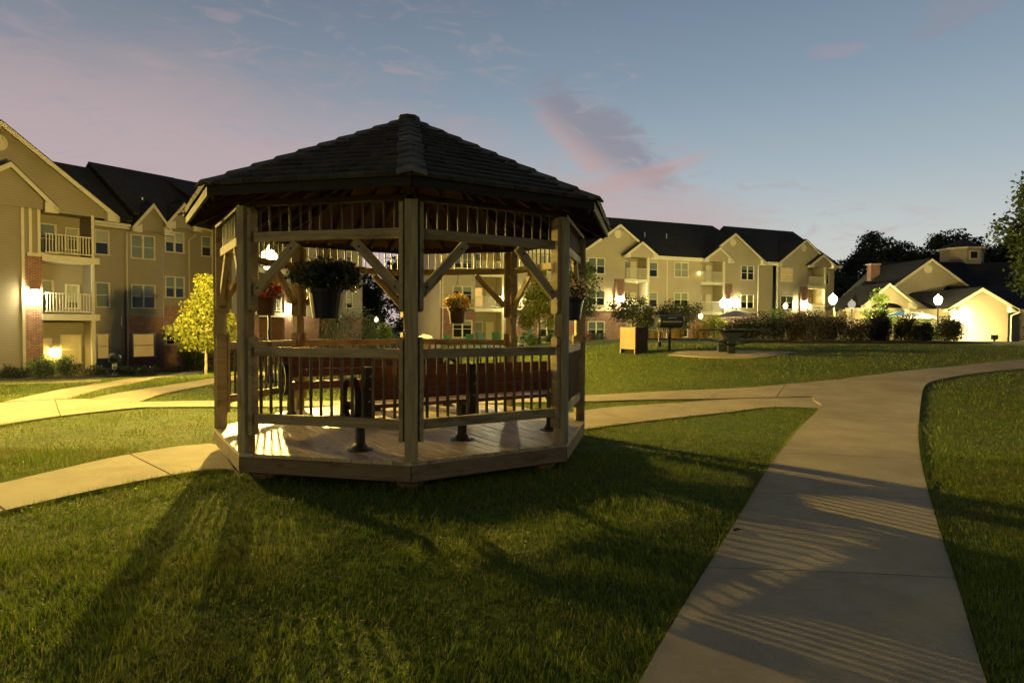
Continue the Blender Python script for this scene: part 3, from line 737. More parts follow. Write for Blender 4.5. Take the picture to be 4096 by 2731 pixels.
# ------------------------------------------------------------------ leaves
def leaf_cloud(name, centers, spread, n, size, mat, parent, shape=None, droop=.0, aspect=.6):
    centers = np.array(centers, float); k = rng.integers(0, len(centers), n)
    sp_ = np.array(spread, float) if np.ndim(spread) else np.full(3, spread)
    P = centers[k] + np.clip(rng.normal(0, 1, (n, 3)), -1.7, 1.7)*sp_*.5
    a = rng.normal(0, 1, (n, 3)); a[:, 2] -= droop; a /= np.linalg.norm(a, axis=1)[:, None]
    b = rng.normal(0, 1, (n, 3)); b = np.cross(a, b); b /= np.linalg.norm(b, axis=1)[:, None]; nrm = np.cross(a, b)
    s = size*rng.uniform(.6, 1.3, n)[:, None]
    v0 = P - a*s*.5; v1 = P + b*s*aspect*.5 + nrm*s*.08; v2 = P + a*s*.5; v3 = P - b*s*aspect*.5 + nrm*s*.08
    V = np.stack([v0, v1, v2, v3], 1).reshape(-1, 3); o = np.arange(n)[:, None]*4
    return np_mesh(name, V, o+np.array([0, 1, 2, 3]), mat, parent)
def ell_clusters(c, r, n, shell=.45, power=1.0, flat=None):
    d = rng.normal(0, 1, (n, 3)); d /= np.linalg.norm(d, axis=1)[:, None]
    rad = rng.uniform(shell, 1, n)**.6
    P = np.array(c)+d*rad[:, None]*np.array(r)
    return P
def cone_clusters(x, y, z0, z1, r, n, p=.8):
    t = rng.random(n)**1.1; rr = r*np.sin(np.clip(.12+t*1.0, 0, 1)**.55*math.pi)**p*(1-.25*t); a = rng.uniform(0, 2*np.pi, n); q = np.sqrt(rng.uniform(.25, 1, n))
    return np.stack([x+rr*q*np.cos(a), y+rr*q*np.sin(a), z0+(z1-z0)*t], 1)
def tree(name, x, y, h_trunk, crown, cl_spread, nleaf, lsize, lmat, label, cat='tree', group=None, bark=None, tr=.05, top=None, nlimb=7, zb=None, aspect=.6):
    z = H(x, y) if zb is None else zb
    t = empty(name, (x, y, z), 0, label, cat, group)
    cl = np.array(crown(0, 0)); top = top or cl[:, 2].max()
    m = MB(); bend = random.uniform(-.04, .04)
    m.tube([(0, 0, -.1), (bend*.3, 0, h_trunk*.5), (bend, .01, h_trunk), (bend*.5, .02, (h_trunk+top)/2), (0, 0, top*.93)], [tr*1.25, tr, tr*.85, tr*.5, tr*.12], 8)
    pick = rng.choice(len(cl), size=min(nlimb, len(cl)), replace=False)
    for i in pick:
        c = cl[i]; zs = max(h_trunk*.95, min(c[2]-.12*top, top*.8)); 
        m.tube([(0, 0, zs), (c[0]*.5, c[1]*.5, zs+(c[2]-zs)*.6), tuple(c)], [tr*.45, tr*.3, tr*.08], 5)
    m.build('trunk', bark or BARK, t, smooth=True)
    leaf_cloud('crown', cl, cl_spread, nleaf, lsize, lmat, t, aspect=aspect)
    return t

# young maple left of the gazebo
tree('maple_tree', -10.7, 22, 1.05, lambda x, y: cone_clusters(0, 0, .95, 3.3, 1.12, 62), .30, 6500, .125, LEAF_Y, 'young maple with a golden crown on a thin pale trunk, left of the gazebo', bark=BARKL, tr=.045, group=None, nlimb=14)
tree('maple_tree', 1.66, 38, 1.3, lambda x, y: cone_clusters(0, 0, 1.2, 4.5, 1.35, 110), .42, 6500, .15, LEAF_Y, 'yellowish maple seen through the gazebo beside the bright wall light', bark=BARK, tr=.07, nlimb=14)
tree('maple_tree', 3.35, 30.5, 1.0, lambda x, y: ell_clusters((0, 0, 2.4), (.75, .85, 1.35), 50), .42, 4200, .13, LEAF_G, 'green maple just right of the gazebo in front of the beige building', bark=BARK, tr=.06, nlimb=12)
def spready(x0, z0, z1, r, n):
    a = rng.uniform(0, 2*np.pi, n); t = rng.random(n); rr = r*np.sqrt(rng.uniform(.1, 1, n))*(.55+.45*t)
    return np.stack([rr*np.cos(a), rr*np.sin(a), z0+(z1-z0)*t*(1-.25*(rr/r)**2)], 1)
tree('ornamental_tree', 6.35, 33, .45, lambda x, y: spready(0, .7, 2.2, 1.4, 46), .30, 3600, .10, LEAF_B, 'spreading small-leaved tree behind the tan box', bark=BARK, tr=.05, nlimb=16)
tree('ornamental_tree', 9.0, 34.5, .5, lambda x, y: spready(0, .5, 2.1, 1.35, 60), .34, 5200, .10, LEAF_B, 'wide small-leaved tree behind the barrel grill', bark=BARK, tr=.05, nlimb=16)
tree('ornamental_tree', 7.9, 36.5, .3, lambda x, y: cone_clusters(0, 0, .2, 1.9, .55, 30), .25, 2200, .09, LEAF_B, 'narrow conical evergreen between the two spreading trees', bark=BARK, tr=.04)
# big maple at the right edge
def t5(x, y):
    base = np.vstack([ell_clusters((2.8, 0, 5.0), (2.9, 2.6, 2.9), 150, .3), ell_clusters((-.7, .2, 4.0), (.6, .7, .35), 14, .2), ell_clusters((-.45, 0, 5.2), (.4, .7, .5), 10, .2), ell_clusters((.1, 0, 4.6), (.7, .7, 1.0), 16, .2), ell_clusters((-.2, -.3, 3.0), (1.1, .8, .45), 20, .2), ell_clusters((.2, .3, 2.3), (.9, .8, .5), 16, .2)])
    return base
tr5 = tree('maple_tree', 17.5, 20.6, 1.6, t5,   .50, 24000, .15, LEAF_G, 'large leafy maple reaching in at the right edge of the view', bark=BARK, tr=.14, top=7.2, nlimb=22)
# dark trees behind the club house
for i, (x, y, zt, rx, n) in enumerate([(41.0, 80, 8.6, 4.2, 3600), (48.6, 86, 14.4, 5.2, 5200), (53.6, 88, 13.2, 4.6, 4800), (58.2, 85, 14.5, 4.8, 4800), (64.0, 88, 14.4, 5.6, 4800), (71.5, 88, 14.8, 6.0, 4800), (80, 90, 15.5, 6.5, 4400), (58, 72, 12.3, 4.2, 4200), (63, 70, 12.8, 4.5, 3800)]):
    lab = ['low rounded dark tree nearest the beige building, behind the chimney', 'tallest ragged dark tree standing behind the chimney', 'dark tree in the dip between two taller crowns behind the club house', 'dark tree directly behind the left end of the roof lantern',
           'dark tree behind the roof lantern of the club house', 'dark tree right of the roof lantern, partly behind the near maple', 'dark tree farthest right behind the club house', 'nearer green-black tree touching the right side of the roof lantern', 'nearer green-black tree behind the edge maple'][i]
    zc = zt*.55
    tree('oak_tree', x, y, 2.5, lambda a, b, zt=zt, rx=rx, zc=zc: np.vstack([ell_clusters((0, 0, zc), (rx, rx*.9, zt-zc-.3), 110, .3), ell_clusters((0, 0, zt*.3), (rx*.95, rx*.8, zt*.28), 40, .2)]), 1.0, int(n*4.4), .40, LEAF_D, lab, group='dark trees behind the club house', tr=.35, zb=0, nlimb=10)
# dark trees in the gap between the two apartment buildings
for i, (x, y, zt, rx, n) in enumerate([(-17.5, 72, 9.0, 3.2, 3000), (-12.6, 76, 10.8, 3.4, 3000), (-9.2, 70, 8.8, 2.6, 2600)]):
    tree('oak_tree', x, y, 2, lambda a, b, zt=zt, rx=rx: ell_clusters((0, 0, zt*.55), (rx, rx, zt*.45), 90, .2), .9, int(n*3), .38, LEAF_D,
         ['dark tree filling the left of the gap between the apartment buildings', 'tallest dark tree in the gap between the apartment buildings', 'dark tree beside the grey end wall in the gap'][i], group='dark trees in the gap between the buildings', tr=.25, zb=-1, nlimb=10)
tree('willow_shrub', -11.4, 45, .2, lambda x, y: ell_clusters((0, 0, 1.9), (2.1, 1.8, 1.9), 80, .3), (.5, .5, .8), 7000, .17, LEAF_B, 'big soft feathery bush seen through the gazebo under the dark hanging pot', 'shrub', tr=.06, aspect=.25)
tree('small_tree', -10.15, 50.5, .5, lambda x, y: ell_clusters((0, 0, 1.3), (.8, .7, .8), 26, .2), .35, 1700, .15, LEAF_L, 'small bright green tree right beside the far lamp in the gap', tr=.04, zb=-.6)
tree('small_tree', 26.8, 46, 1.0, lambda x, y: np.vstack([ell_clusters((0, 0, 2.0), (1.0, .9, .8), 22, .2), ell_clusters((-.2, 0, 3.2), (.55, .5, .6), 8, .2)]), .45, 1900, .15, LEAF_L, 'thin lit tree in front of the big club house gable', tr=.05)
tree('small_tree', 21.6, 51, .6, lambda x, y: ell_clusters((0, 0, 1.6), (1.0, .9, 1.0), 22, .2), .4, 1500, .15, LEAF_G, 'small loose tree in front of the farthest balconies', tr=.05)
tree('small_tree', 13.2, 41, .5, lambda x, y: ell_clusters((0, 0, 1.1), (.9, .8, .6), 22, .2), .35, 1500, .14, LEAF_Y, 'low yellow-green tree behind the pale patio umbrella', tr=.04)

def shrub(x, y, rx, hz, mat, label, group=None, n=900, ls=.07, ry=None, name='shrub', up=False):
    z = H(x, y); t = empty(name, (x, y, z), 0, label, 'shrub', group)
    m = MB()
    for k in range(5):
        a = random.uniform(0, 6.28); m.tube([(0, 0, -.05), (rx*.3*math.cos(a), rx*.3*math.sin(a), hz*.4), (rx*.6*math.cos(a), rx*.6*math.sin(a), hz*.75)], [.018, .012, .005], 5)
    m.build('stem', BARK, t)
    cl = ell_clusters((0, 0, hz*.48), (rx*.78, (ry or rx)*.78, hz*.42), 26, .3)
    leaf_cloud('foliage', cl, (rx*.38, rx*.38, hz*.34), n, ls, mat, t); return t
# clipped bushes by the near wing of the left building
for i, (x, y) in enumerate([(-21.6, 27.0), (-21.05, 27.0), (-20.0, 26.9), (-19.2, 27.3)]):
    shrub(x, y, .38 if i < 2 else .46, .62 if i < 2 else .85, LEAF_D, ['small clipped round bush nearest the left frame edge', 'clipped round bush below the corner of the siding', 'clipped round bush in front of the lime green shrub', 'rightmost of the clipped round bushes by the patio door'][i], 'clipped bushes along the left building', 1500, .06)
shrub(-20.9, 28.5, 1.0, 1.05, LEAF_L, 'lime green mounded shrub at the foot of the brick pier', n=2200, ls=.09)
for i, (x, y, r) in enumerate([(-18.2, 27.5, .55), (-17.2, 27.8, .6), (-16.5, 28.4, .5)]):
    shrub(x, y, r, .5, LEAF_B, ['low spreading shrub left of the black covered grill post', 'low pale-edged shrub in front of the lit patio window', 'low shrub at the right end of the planting bed'][i], 'low shrubs in the left planting bed', 1200, .07)
shrub(-18.6, 37.3, 1.5, 2.1, LEAF_D, 'tall dark shrub mass in front of the lit ground floor window', n=3200, ls=.12)
shrub(-16.2, 38.6, 1.7, 1.9, LEAF_D, 'wide dark shrub behind the young golden maple', n=3200, ls=.12)
# berm shrubs, right
for i, (x, y, r, hz, mt) in enumerate([(9.9, 27.2, .9, .95, LEAF_K), (11.2, 27.6, 1.3, 1.15, LEAF_K), (12.9, 27.4, 1.35, 1.35, LEAF_X), (14.6, 27.3, 1.25, 1.2, LEAF_X), (15.9, 27.6, .9, 1.1, LEAF_K), (17.3, 27.6, .75, 1.1, LEAF_K), (16.5, 28.3, .5, 1.4, LEAF_X), (18.05, 27.6, .45, .85, LEAF_K), (18.95, 27.3, .72, 1.08, LEAF_K), (24.1, 28.5, .8, .85, LEAF_X)]):
    shrub(x, y, r, hz, mt, ['leftmost low shrub on the mound behind the picnic table', 'broad green shrub on the mound right of the picnic table', 'tallest reddish grass-like shrub on the mound', 'reddish shrub on the mound left of the tall lamp', 'dark shrub at the foot of the lamp near the beige building', 'large dark shrub on the mound under the small lit tree',
        'upright reddish shrub rising above the mound by the short lamp', 'small dark shrub in the dip left of the last big one on the mound', 'dark shrub at the end of the mound, overlapping the glaring gable wall', 'low reddish bush right of the glaring gable wall'][i], 'shrubs along the mulched mound', 7000, .062)
t = empty('added_floodlight', (34.6, 45.2, H(34.6, 45.2)), 0, 'unseen ground lamp added behind the bushes to brighten the pale gable wall', 'added_floodlight')  # invented lamp, put in to brighten the gable wall
m = MB(); m.box((-.06, -.05, 0), (.06, .05, .5)); m.build('stand', BLACKM, t); m = MB(); m.box((-.22, -.08, .5), (.22, .06, .82)); m.build('housing', BLACKM, t); m = MB(); m.box((-.2, .062, .52), (.2, .07, .80)); m.build('lens', emit('flood_lens', (1, .74, .30), 2400), t)
shrub(24.3, 37.5, 1.1, 1.4, LEAF_L, 'yellow-lit bush at the foot of the glaring gable wall', n=1300, ls=.12)
shrub(27.0, 39.5, .9, 1.2, LEAF_L, 'second yellow-lit bush, nearer the right corner of the glaring wall', n=1100, ls=.12)
shrub(6.0, 52.5, 1.0, .9, LEAF_R, 'dark red bush under the lowest window right of the gazebo', n=900, ls=.12)
shrub(7.3, 52.8, .9, .8, LEAF_D, 'dark round bush right of the lowest window', n=900, ls=.12)
shrub(1.2, 41, 1.0, .85, LEAF_L, 'bright green bush behind the lawn chair', n=1500, ls=.12)
shrub(3.0, 41, .9, .8, LEAF_L, 'bright green bush right of the one behind the lawn chair', n=1500, ls=.12)

def blades(name, parent, x, y, r, hh, n, w, mat, spread=.5):
    a = rng.uniform(0, 2*np.pi, n); q = r*np.sqrt(rng.random(n)); bx, by = x+q*np.cos(a), y+q*np.sin(a)
    L = hh*rng.uniform(.6, 1.1, n); le = rng.uniform(.1, spread, n); az = rng.uniform(0, 2*np.pi, n)
    dx, dy = np.cos(az), np.sin(az); fx, fy = -dy*w/2, dx*w/2; z = np.zeros(n)
    p0 = np.stack([bx-fx, by-fy, z], 1); p1 = np.stack([bx+fx, by+fy, z], 1)
    m0 = np.stack([bx+dx*L*le*.35-fx, by+dy*L*le*.35-fy, L*.65], 1); m1 = np.stack([bx+dx*L*le*.35+fx, by+dy*L*le*.35+fy, L*.65], 1)
    t = np.stack([bx+dx*L*le, by+dy*L*le, L*.95], 1)
    V = np.stack([p0, p1, m0, m1, t], 1).reshape(-1, 3); o = np.arange(n)[:, None]*5
    return np_mesh(name, V, np.concatenate([o+np.array([0, 1, 3]), o+np.array([0, 3, 2]), o+np.array([2, 3, 4])]), mat, parent)
for i, (x, y, r, hz, mt) in enumerate([(8.2, 31.5, .6, .75, STRAW), (9.6, 32.0, .75, .95, STRAW), (10.8, 31.6, .65, .85, STRAW), (12.0, 32.2, .6, 1.05, STRAW), (7.1, 31.2, .5, .55, STRAW), (13.6, 30.2, .7, 1.5, STRAW), (15.4, 30.6, .7, 1.45, STRAW)]):
    t = empty('ornamental_grass', (x, y, H(x, y)), 0, ['short golden grass tuft right of the barrel grill', 'golden ornamental grass glowing behind the picnic table top', 'golden grass clump left of the short patio lamp', 'pale feathery grass under the patio umbrella', 'small straw tuft between the tan box and the grill', 'tall tan grass plume behind the mound shrubs, left of the two', 'tall tan grass plume rising behind the reddish shrub'][i], 'ornamental grass', 'ornamental grasses round the patio')
    blades('blade_clump', t, 0, 0, r*.5, hz, 420, .02, mt, .8)
# mulch beds
def bed(pts):
    PB = resample(pts+[pts[0]], 40)[:-1]; c = PB.mean(0); rows = [PB, c+(PB-c)*.93, c+(PB-c)*.6, c+(PB-c)*.25]
    vs = []; zs = [.004, .06, .09, .1]
    for r_, dz in zip(rows, zs):
        for p in r_: vs.append((p[0], p[1], H(*p)+dz))
    n = len(PB); fs = []
    for k in range(3):
        for i in range(n): fs.append((k*n+i, k*n+(i+1) % n, (k+1)*n+(i+1) % n, (k+1)*n+i))
    fs.append(tuple(range(3*n, 4*n)))
    m = MB(); m.add(vs, fs); o = m.build('mulch_bed', MULCH); tag(o, kind='structure'); return o
bed([(9.2, 26.4), (12, 25.6), (16, 25.9), (20, 25.9), (21.6, 27.5), (19, 29.6), (15, 29.8), (11, 29.4)])
bed([(5.6, 30.4), (9, 30.1), (13, 31), (13.2, 34), (9, 36), (5.4, 34.4)])
bed([(-22.5, 26.2), (-19, 26), (-16, 27.2), (-16, 29.2), (-19, 29.2), (-21.5, 29)])
bed([(-.3, 40), (4.2, 40), (4.2, 42), (-.3, 42)])

# ------------------------------------------------------------------ hanging baskets
def basket(x, y, ztop, zhook, sc, potc, leaf, flower, label, nl=900, nf=300, spread=1.0, up=.10):
    t = empty('hanging_basket', (x, y, zhook), 0, label, 'hanging basket', 'flower baskets hung from the gazebo beams')
    r = .155*sc; d = zhook-ztop
    m = MB(); m.lathe([(r*.72, -.25*sc), (r*.75, -.245*sc), (r*.95, -.03), (r*1.07, -.028), (r*1.08, 0), (r*.95, 0), (r*.9, -.04)], 20, (0, 0, -d)); m.build('pot', potc, t, smooth=False)
    m = MB(); m.lathe([(r*.9, -.05), (r*.2, -.03)], 14, (0, 0, -d)); m.build('soil', MULCH, t)
    for k in range(3):
        a = 2.1*k+.4; m = MB(); m.tube([(r*math.cos(a), r*math.sin(a), -d), (0, 0, -.09)], .0022, 4); m.build('wire', BLACKM, t)
    m = MB(); m.tube([(0, 0, -.09), (.012, 0, -.05), (.02, 0, -.02), (.006, 0, .006), (-.012, 0, -.004)], .004, 6); m.build('hook', BLACKM, t)
    cl = ell_clusters((0, 0, -d+up), (r*1.35*spread, r*1.35*spread, .12*sc), 30, .2)
    leaf_cloud('foliage', cl, .09*sc, nl, .05*sc, leaf, t, aspect=.35)
    if nf:
        fl = ell_clusters((0, 0, -d+up+.03), (r*1.4*spread, r*1.4*spread, .13*sc), 34, .75); leaf_cloud('flowers', fl, .05*sc, nf, .035*sc, flower, t, aspect=.9)['kind'] = 'stuff'
    return t
NAVY = noisy('dark_blue_pot', (.012, .016, .03), (.018, .022, .04), 6, .45, .02, spec=.4)
NAVYD = noisy('near_black_pot', (.006, .008, .016), (.009, .011, .02), 6, .5, .02, spec=.3)
BROWNP = noisy('brown_pot', (.10, .06, .035), (.06, .04, .025), 6, .5, .05)
def mid(j, inset=0.0):
    p = gv(45*j+22.5, GR*AP-inset); return GX+p.x, GY+p.y
bx, by = mid(7, .05); basket(bx-.02, by, 1.83, HB, 1.08, NAVYD, LEAF_D, FLOWER_P, 'largest basket, dark bushy plants in a navy pot near the front left of the gazebo', 3400, 60, 1.25, .12)
bx, by = mid(3, .04); basket(bx, by, 1.77, HB, .95, BROWNP, LEAF_G, FLOWER_Y, 'basket of golden flowers hanging at the far side right of the middle post', 500, 900, 1.0, .05)
bx, by = mid(1, .02); basket(bx, by, 1.83, HB, 1.05, NAVY, LEAF_D, FLOWER_W, 'basket with pale flowers in a navy pot at the right side of the gazebo', 600, 260, 1.0, .05)
bx, by = mid(5, .03); basket(bx, by, 1.86, HB, .95, BROWNP, LEAF_R, FLOWER_R, 'basket of red flowers at the left rear side of the gazebo', 900, 420, 1.1, .06)

# ------------------------------------------------------------------ lamps
ACORN = [(.07, 0), (.10, .03), (.155, .12), (.185, .22), (.19, .29), (.165, .36), (.12, .41), (.07, .44), (.045, .46), (.03, .50), (.02, .53)]
EM_PATH = emit('sodium_bulb', SODIUM, L_PATH); EM_POOL = emit('patio_bulb', WARMW, L_POOL); EM_WALL = emit('wall_light_lens', GREENW, L_WALL); EM_SC = emit('sconce_lens', SODIUM, L_SCONCE)
EM_POOL2 = emit('patio_bulb_dim', SODIUM, L_POOL*.25); EM_FILL = emit('fill_bulb', (1.0, .80, .27), 5800.0); EM_CLUB = emit('club_bulb', WARMW, 32000.0); EM_LEFT = emit('left_bulb', SODIUM, 95000.0); EM_WALLS = emit('side_wall_lens', GREENW, 560.0)
def globe_mat(name, col, st):
    m = emit(name, col, st); nt = m.node_tree; o = [n for n in nt.nodes if n.type == 'OUTPUT_MATERIAL'][0]; e = [n for n in nt.nodes if n.type == 'EMISSION'][0]
    t = nnode(nt, 'ShaderNodeBsdfTransparent'); t.inputs[0].default_value = (.97, .97, .97, 1); a = nt.nodes.new('ShaderNodeAddShader')
    nt.links.new(e.outputs[0], a.inputs[0]); nt.links.new(t.outputs[0], a.inputs[1]); nt.links.new(a.outputs[0], o.inputs[0]); return m
GL_S = globe_mat('glowing_globe', (1, .82, .42), 9.0); GL_W = globe_mat('glowing_patio_globe', (1, .88, .55), 9.0); GL_D = globe_mat('glowing_small_globe', (1, .72, .30), 5.0); GL_OFF = globe_mat('faint_glow_globe', (1, .9, .7), .25)  # last globe belongs to the unlit lamp, its paleness is faint emission
def lamp(x, y, zg, em, label, group='post lamps along the paths', sc=1.4):
    z = H(x, y); t = empty('street_lamp', (x, y, z), 0, label, 'street lamp', group); h = zg-.24*sc-z
    m = MB(); m.lathe([(.20, -.02), (.20, .05), (.15, .09), (.13, .20), (.085, .30), (.075, .42), (.06, .46)], 12); m.build('base', BLACKM, t)
    m = MB(); m.lathe([(.055, .42), (.042, h*.6), (.038, h-.14), (.055, h-.13), (.055, h-.10), (.04, h-.08)], 10); m.build('pole', BLACKM, t, smooth=False)
    m = MB(); m.lathe([(.04, h-.08), (.09, h-.03), (.10, h-.002)], 12); m.build('collar', BLACKM, t)
    m = MB(); m.lathe([(r*sc, q*sc) for r, q in ACORN], 12, (0, 0, h)); m.build('globe', {EM_PATH: GL_S, EM_LEFT: GL_S, EM_FILL: GL_S, EM_POOL: GL_W, EM_CLUB: GL_W, EM_POOL2: GL_D}.get(em, GL_OFF), t, smooth=True)
    bs = 1.45 if em is EM_PATH else 1.0
    if em: m = MB(); m.lathe([(.012*bs, .21-.11*bs*.7), (.045*bs, .21-.07*bs*.7), (.05*bs, .21), (.045*bs, .21+.06*bs*.7), (.012*bs, .21+.10*bs*.7)], 8, (0, 0, h)); m.build('bulb', em, t, smooth=True)
    if em in (EM_PATH, EM_LEFT): m = MB(); m.lathe([(.03, .0), (.19, .10), (.192, .115), (.03, .12)], 14, (0, 0, h+.005)); m.build('added_cutoff_plate', BLACKM, t)  # plate added inside the globe to cut light on the nearby path
    if em is EM_LEFT:
        m = MB(); vs = []
        for k in range(9):
            a = R(78+k*14.5)
            for q in (.10, .42): vs.append((.15*math.cos(a), .15*math.sin(a), h+q))
        m.add(vs, [(2*k, 2*k+2, 2*k+3, 2*k+1) for k in range(8)]); m.build('added_light_shield', BLACKM, t)  # screen added to keep this lamp's light off the left building
    m = MB(); m.lathe([(.018, 0), (.022, .02), (.006, .07)], 8, (0, 0, h+.532*sc)); m.build('finial', BLACKM, t)
    return t
lamp(-6.28, 16.3, 3.19, EM_PATH, 'black post lamp behind the gazebo braces, casting the long shadows', sc=1.15)
lamp(-14.3, 16.4, 3.19, EM_LEFT, 'post lamp outside the left edge of the view, by the bend of the path')
lamp(-8.5, -9.5, 3.19, EM_FILL, 'unseen lamp added behind the viewpoint as fill light')  # added fill lamp, out of view, warms the camera-facing sides
lamp(21.35, 42, 3.36, EM_CLUB, 'lit post lamp at the right end of the beige apartment building')
lamp(29.7, 44, 3.44, EM_CLUB, 'lit post lamp just left of the glaring club house gable')
lamp(15.4, 46, 3.22, EM_POOL, 'left lamp of the bright pair above the patio umbrella')
lamp(14.9, 42, 3.10, EM_POOL, 'right lamp of the bright pair above the patio umbrella')
lamp(13.9, 46.5, 2.28, EM_POOL2, 'short lamp lower than the pair, left of the patio umbrella', sc=.9)
lamp(20.8, 48, 3.11, EM_POOL2, 'small lit lamp in front of the far double window', sc=.9)
lamp(-11.2, 52, 1.95, EM_POOL2, 'small lit lamp in the dark gap between the buildings', sc=.85)
lamp(25.3, 47, 3.2, None, 'unlit white-globed lamp by the porch column')

# ------------------------------------------------------------------ buildings
class Fac:
    def __init__(s, root): s.r = root
def wall_holes(name, x0, x1, z0, z1, o, holes, mats, root, thick=.12, back=True):
    """vertical wall facing local -y at y=-o; holes: (x0,x1,z0,z1,depth,backslot)"""
    xs = sorted(set([x0, x1] + [h for q in holes for h in q[:2] if x0 < h < x1])); zs = sorted(set([z0, z1] + [h for q in holes for h in q[2:4] if z0 < h < z1]))
    m = MB(); y = -o
    for a, b in zip(xs[:-1], xs[1:]):
        for c, d in zip(zs[:-1], zs[1:]):
            cx, cz = (a+b)/2, (c+d)/2
            if any(q[0] < cx < q[1] and q[2] < cz < q[3] for q in holes): continue
            m.add([(a, y, c), (b, y, c), (b, y, d), (a, y, d)], [(0, 1, 2, 3)])
    for q in holes:
        a, b, c, d, dep, slot = q; a = max(a, x0); b = min(b, x1); c = max(c, z0); d = min(d, z1); yb = y+dep
        m.add([(a, y, c), (a, y, d), (a, yb, d), (a, yb, c)], [(0, 1, 2, 3)], 0 if slot == 0 else slot)
        m.add([(b, y, c), (b, yb, c), (b, yb, d), (b, y, d)], [(0, 1, 2, 3)], 0 if slot == 0 else slot)
        m.add([(a, y, d), (b, y, d), (b, yb, d), (a, yb, d)], [(0, 1, 2, 3)], slot)
        m.add([(a, y, c), (a, yb, c), (b, yb, c), (b, y, c)], [(0, 1, 2, 3)], slot)
        m.add([(a, yb, c), (b, yb, c), (b, yb, d), (a, yb, d)], [(0, 1, 2, 3)], slot)
    return m.build(name, mats, root)
def window(root, x0, x1, z0, z1, o, blind=.5, bmat=None, kind='window', cols=None, fr=.06):
    cols = cols or (2 if x1-x0 > 1.2 else 1); y = -o; m = MB()
    def bar(a, b, c, d, pro=.035, dep=.05): m.box((a, y-pro, c), (b, y+dep, d))
    bar(x0-fr, x1+fr, z1, z1+fr); bar(x0-fr-.03, x1+fr+.03, z0-fr, z0, .055); bar(x0-fr, x0, z0, z1); bar(x1, x1+fr, z0, z1)
    W_ = (x1-x0)/cols
    for k in range(1, cols): bar(x0+k*W_-.035, x0+k*W_+.035, z0, z1, .03)
    zm = (z0+z1)/2
    for k in range(cols):
        a = x0+k*W_+(.035 if k else 0); b = x0+(k+1)*W_-(.035 if k < cols-1 else 0)
        bar(a, b, zm-.02, zm+.02, .0, .04)
        for s_ in (a, b-.03): m.box((s_, y+.005, z0), (s_+.03, y+.04, zm-.02)); m.box((s_, y+.005, zm+.02), (s_+.03, y+.04, z1))
    f = m.build(kind, TRIM, root)
    if blind > 0 and bmat in (None, BLIND): blind = min(1, blind*random.choice((.6, 1, 1, 1.15, 1.5))); bmat = random.choice((BLIND, BLIND, BLINDW, BLINDDIM))
    for k in range(cols):
        a = x0+k*W_+.06; b = x0+(k+1)*W_-.06
        for c, d in ((z0, zm-.02), (zm+.02, z1)):
            m = MB(); m.box((a-.03, y+.02, c), (b+.03, y+.028, d)); m.build('pane', GLASS, f)
    if blind > 0:
        m = MB(); m.box((x0, y+.045, z1-(z1-z0)*blind), (x1, y+.055, z1)); m.build('blind', bmat or BLIND, f)
    return f
def railing(root, x0, x1, z0, o, hh=.98, side=None):
    y = -o-.03; m = MB()
    m.box((x0, y-.035, z0+hh-.05), (x1, y+.035, z0+hh)); m.box((x0, y-.025, z0+.08), (x1, y+.025, z0+.13))
    r = m.build('railing', TRIM, root); m = MB(); n = int((x1-x0)/.125)
    for k in range(n): xx = x0+(k+.5)*(x1-x0)/n; m.box((xx-.019, y-.019, z0+.13), (xx+.019, y+.019, z0+hh-.05))
    b = m.build('baluster_row', TRIM, r); b['kind'] = 'stuff'; return r
def balc(root, x0, x1, zf, o, dep=1.5):
    m = MB(); m.box((x0-.12, -o-.14, zf-.30), (x1+.25, -o+dep, zf)); m.build('balcony_slab', TRIM, root); railing(root, x0, x1, zf+.02, o+.06)
def sconce(root, x, z, y, label, em, sz=(.30, .22, .40)):
    m = MB(); m.box((x-sz[0]/2, y-sz[1], z-sz[2]/2), (x+sz[0]/2, y-.02, z+sz[2]/2)); o = m.build('wall_light', em, root)
    m = MB(); m.box((x-sz[0]/2-.03, y-sz[1]-.03, z+sz[2]/2+.003), (x+sz[0]/2+.03, y, z+sz[2]/2+.04)); m.build('hood', BLACKM, o)
    return o
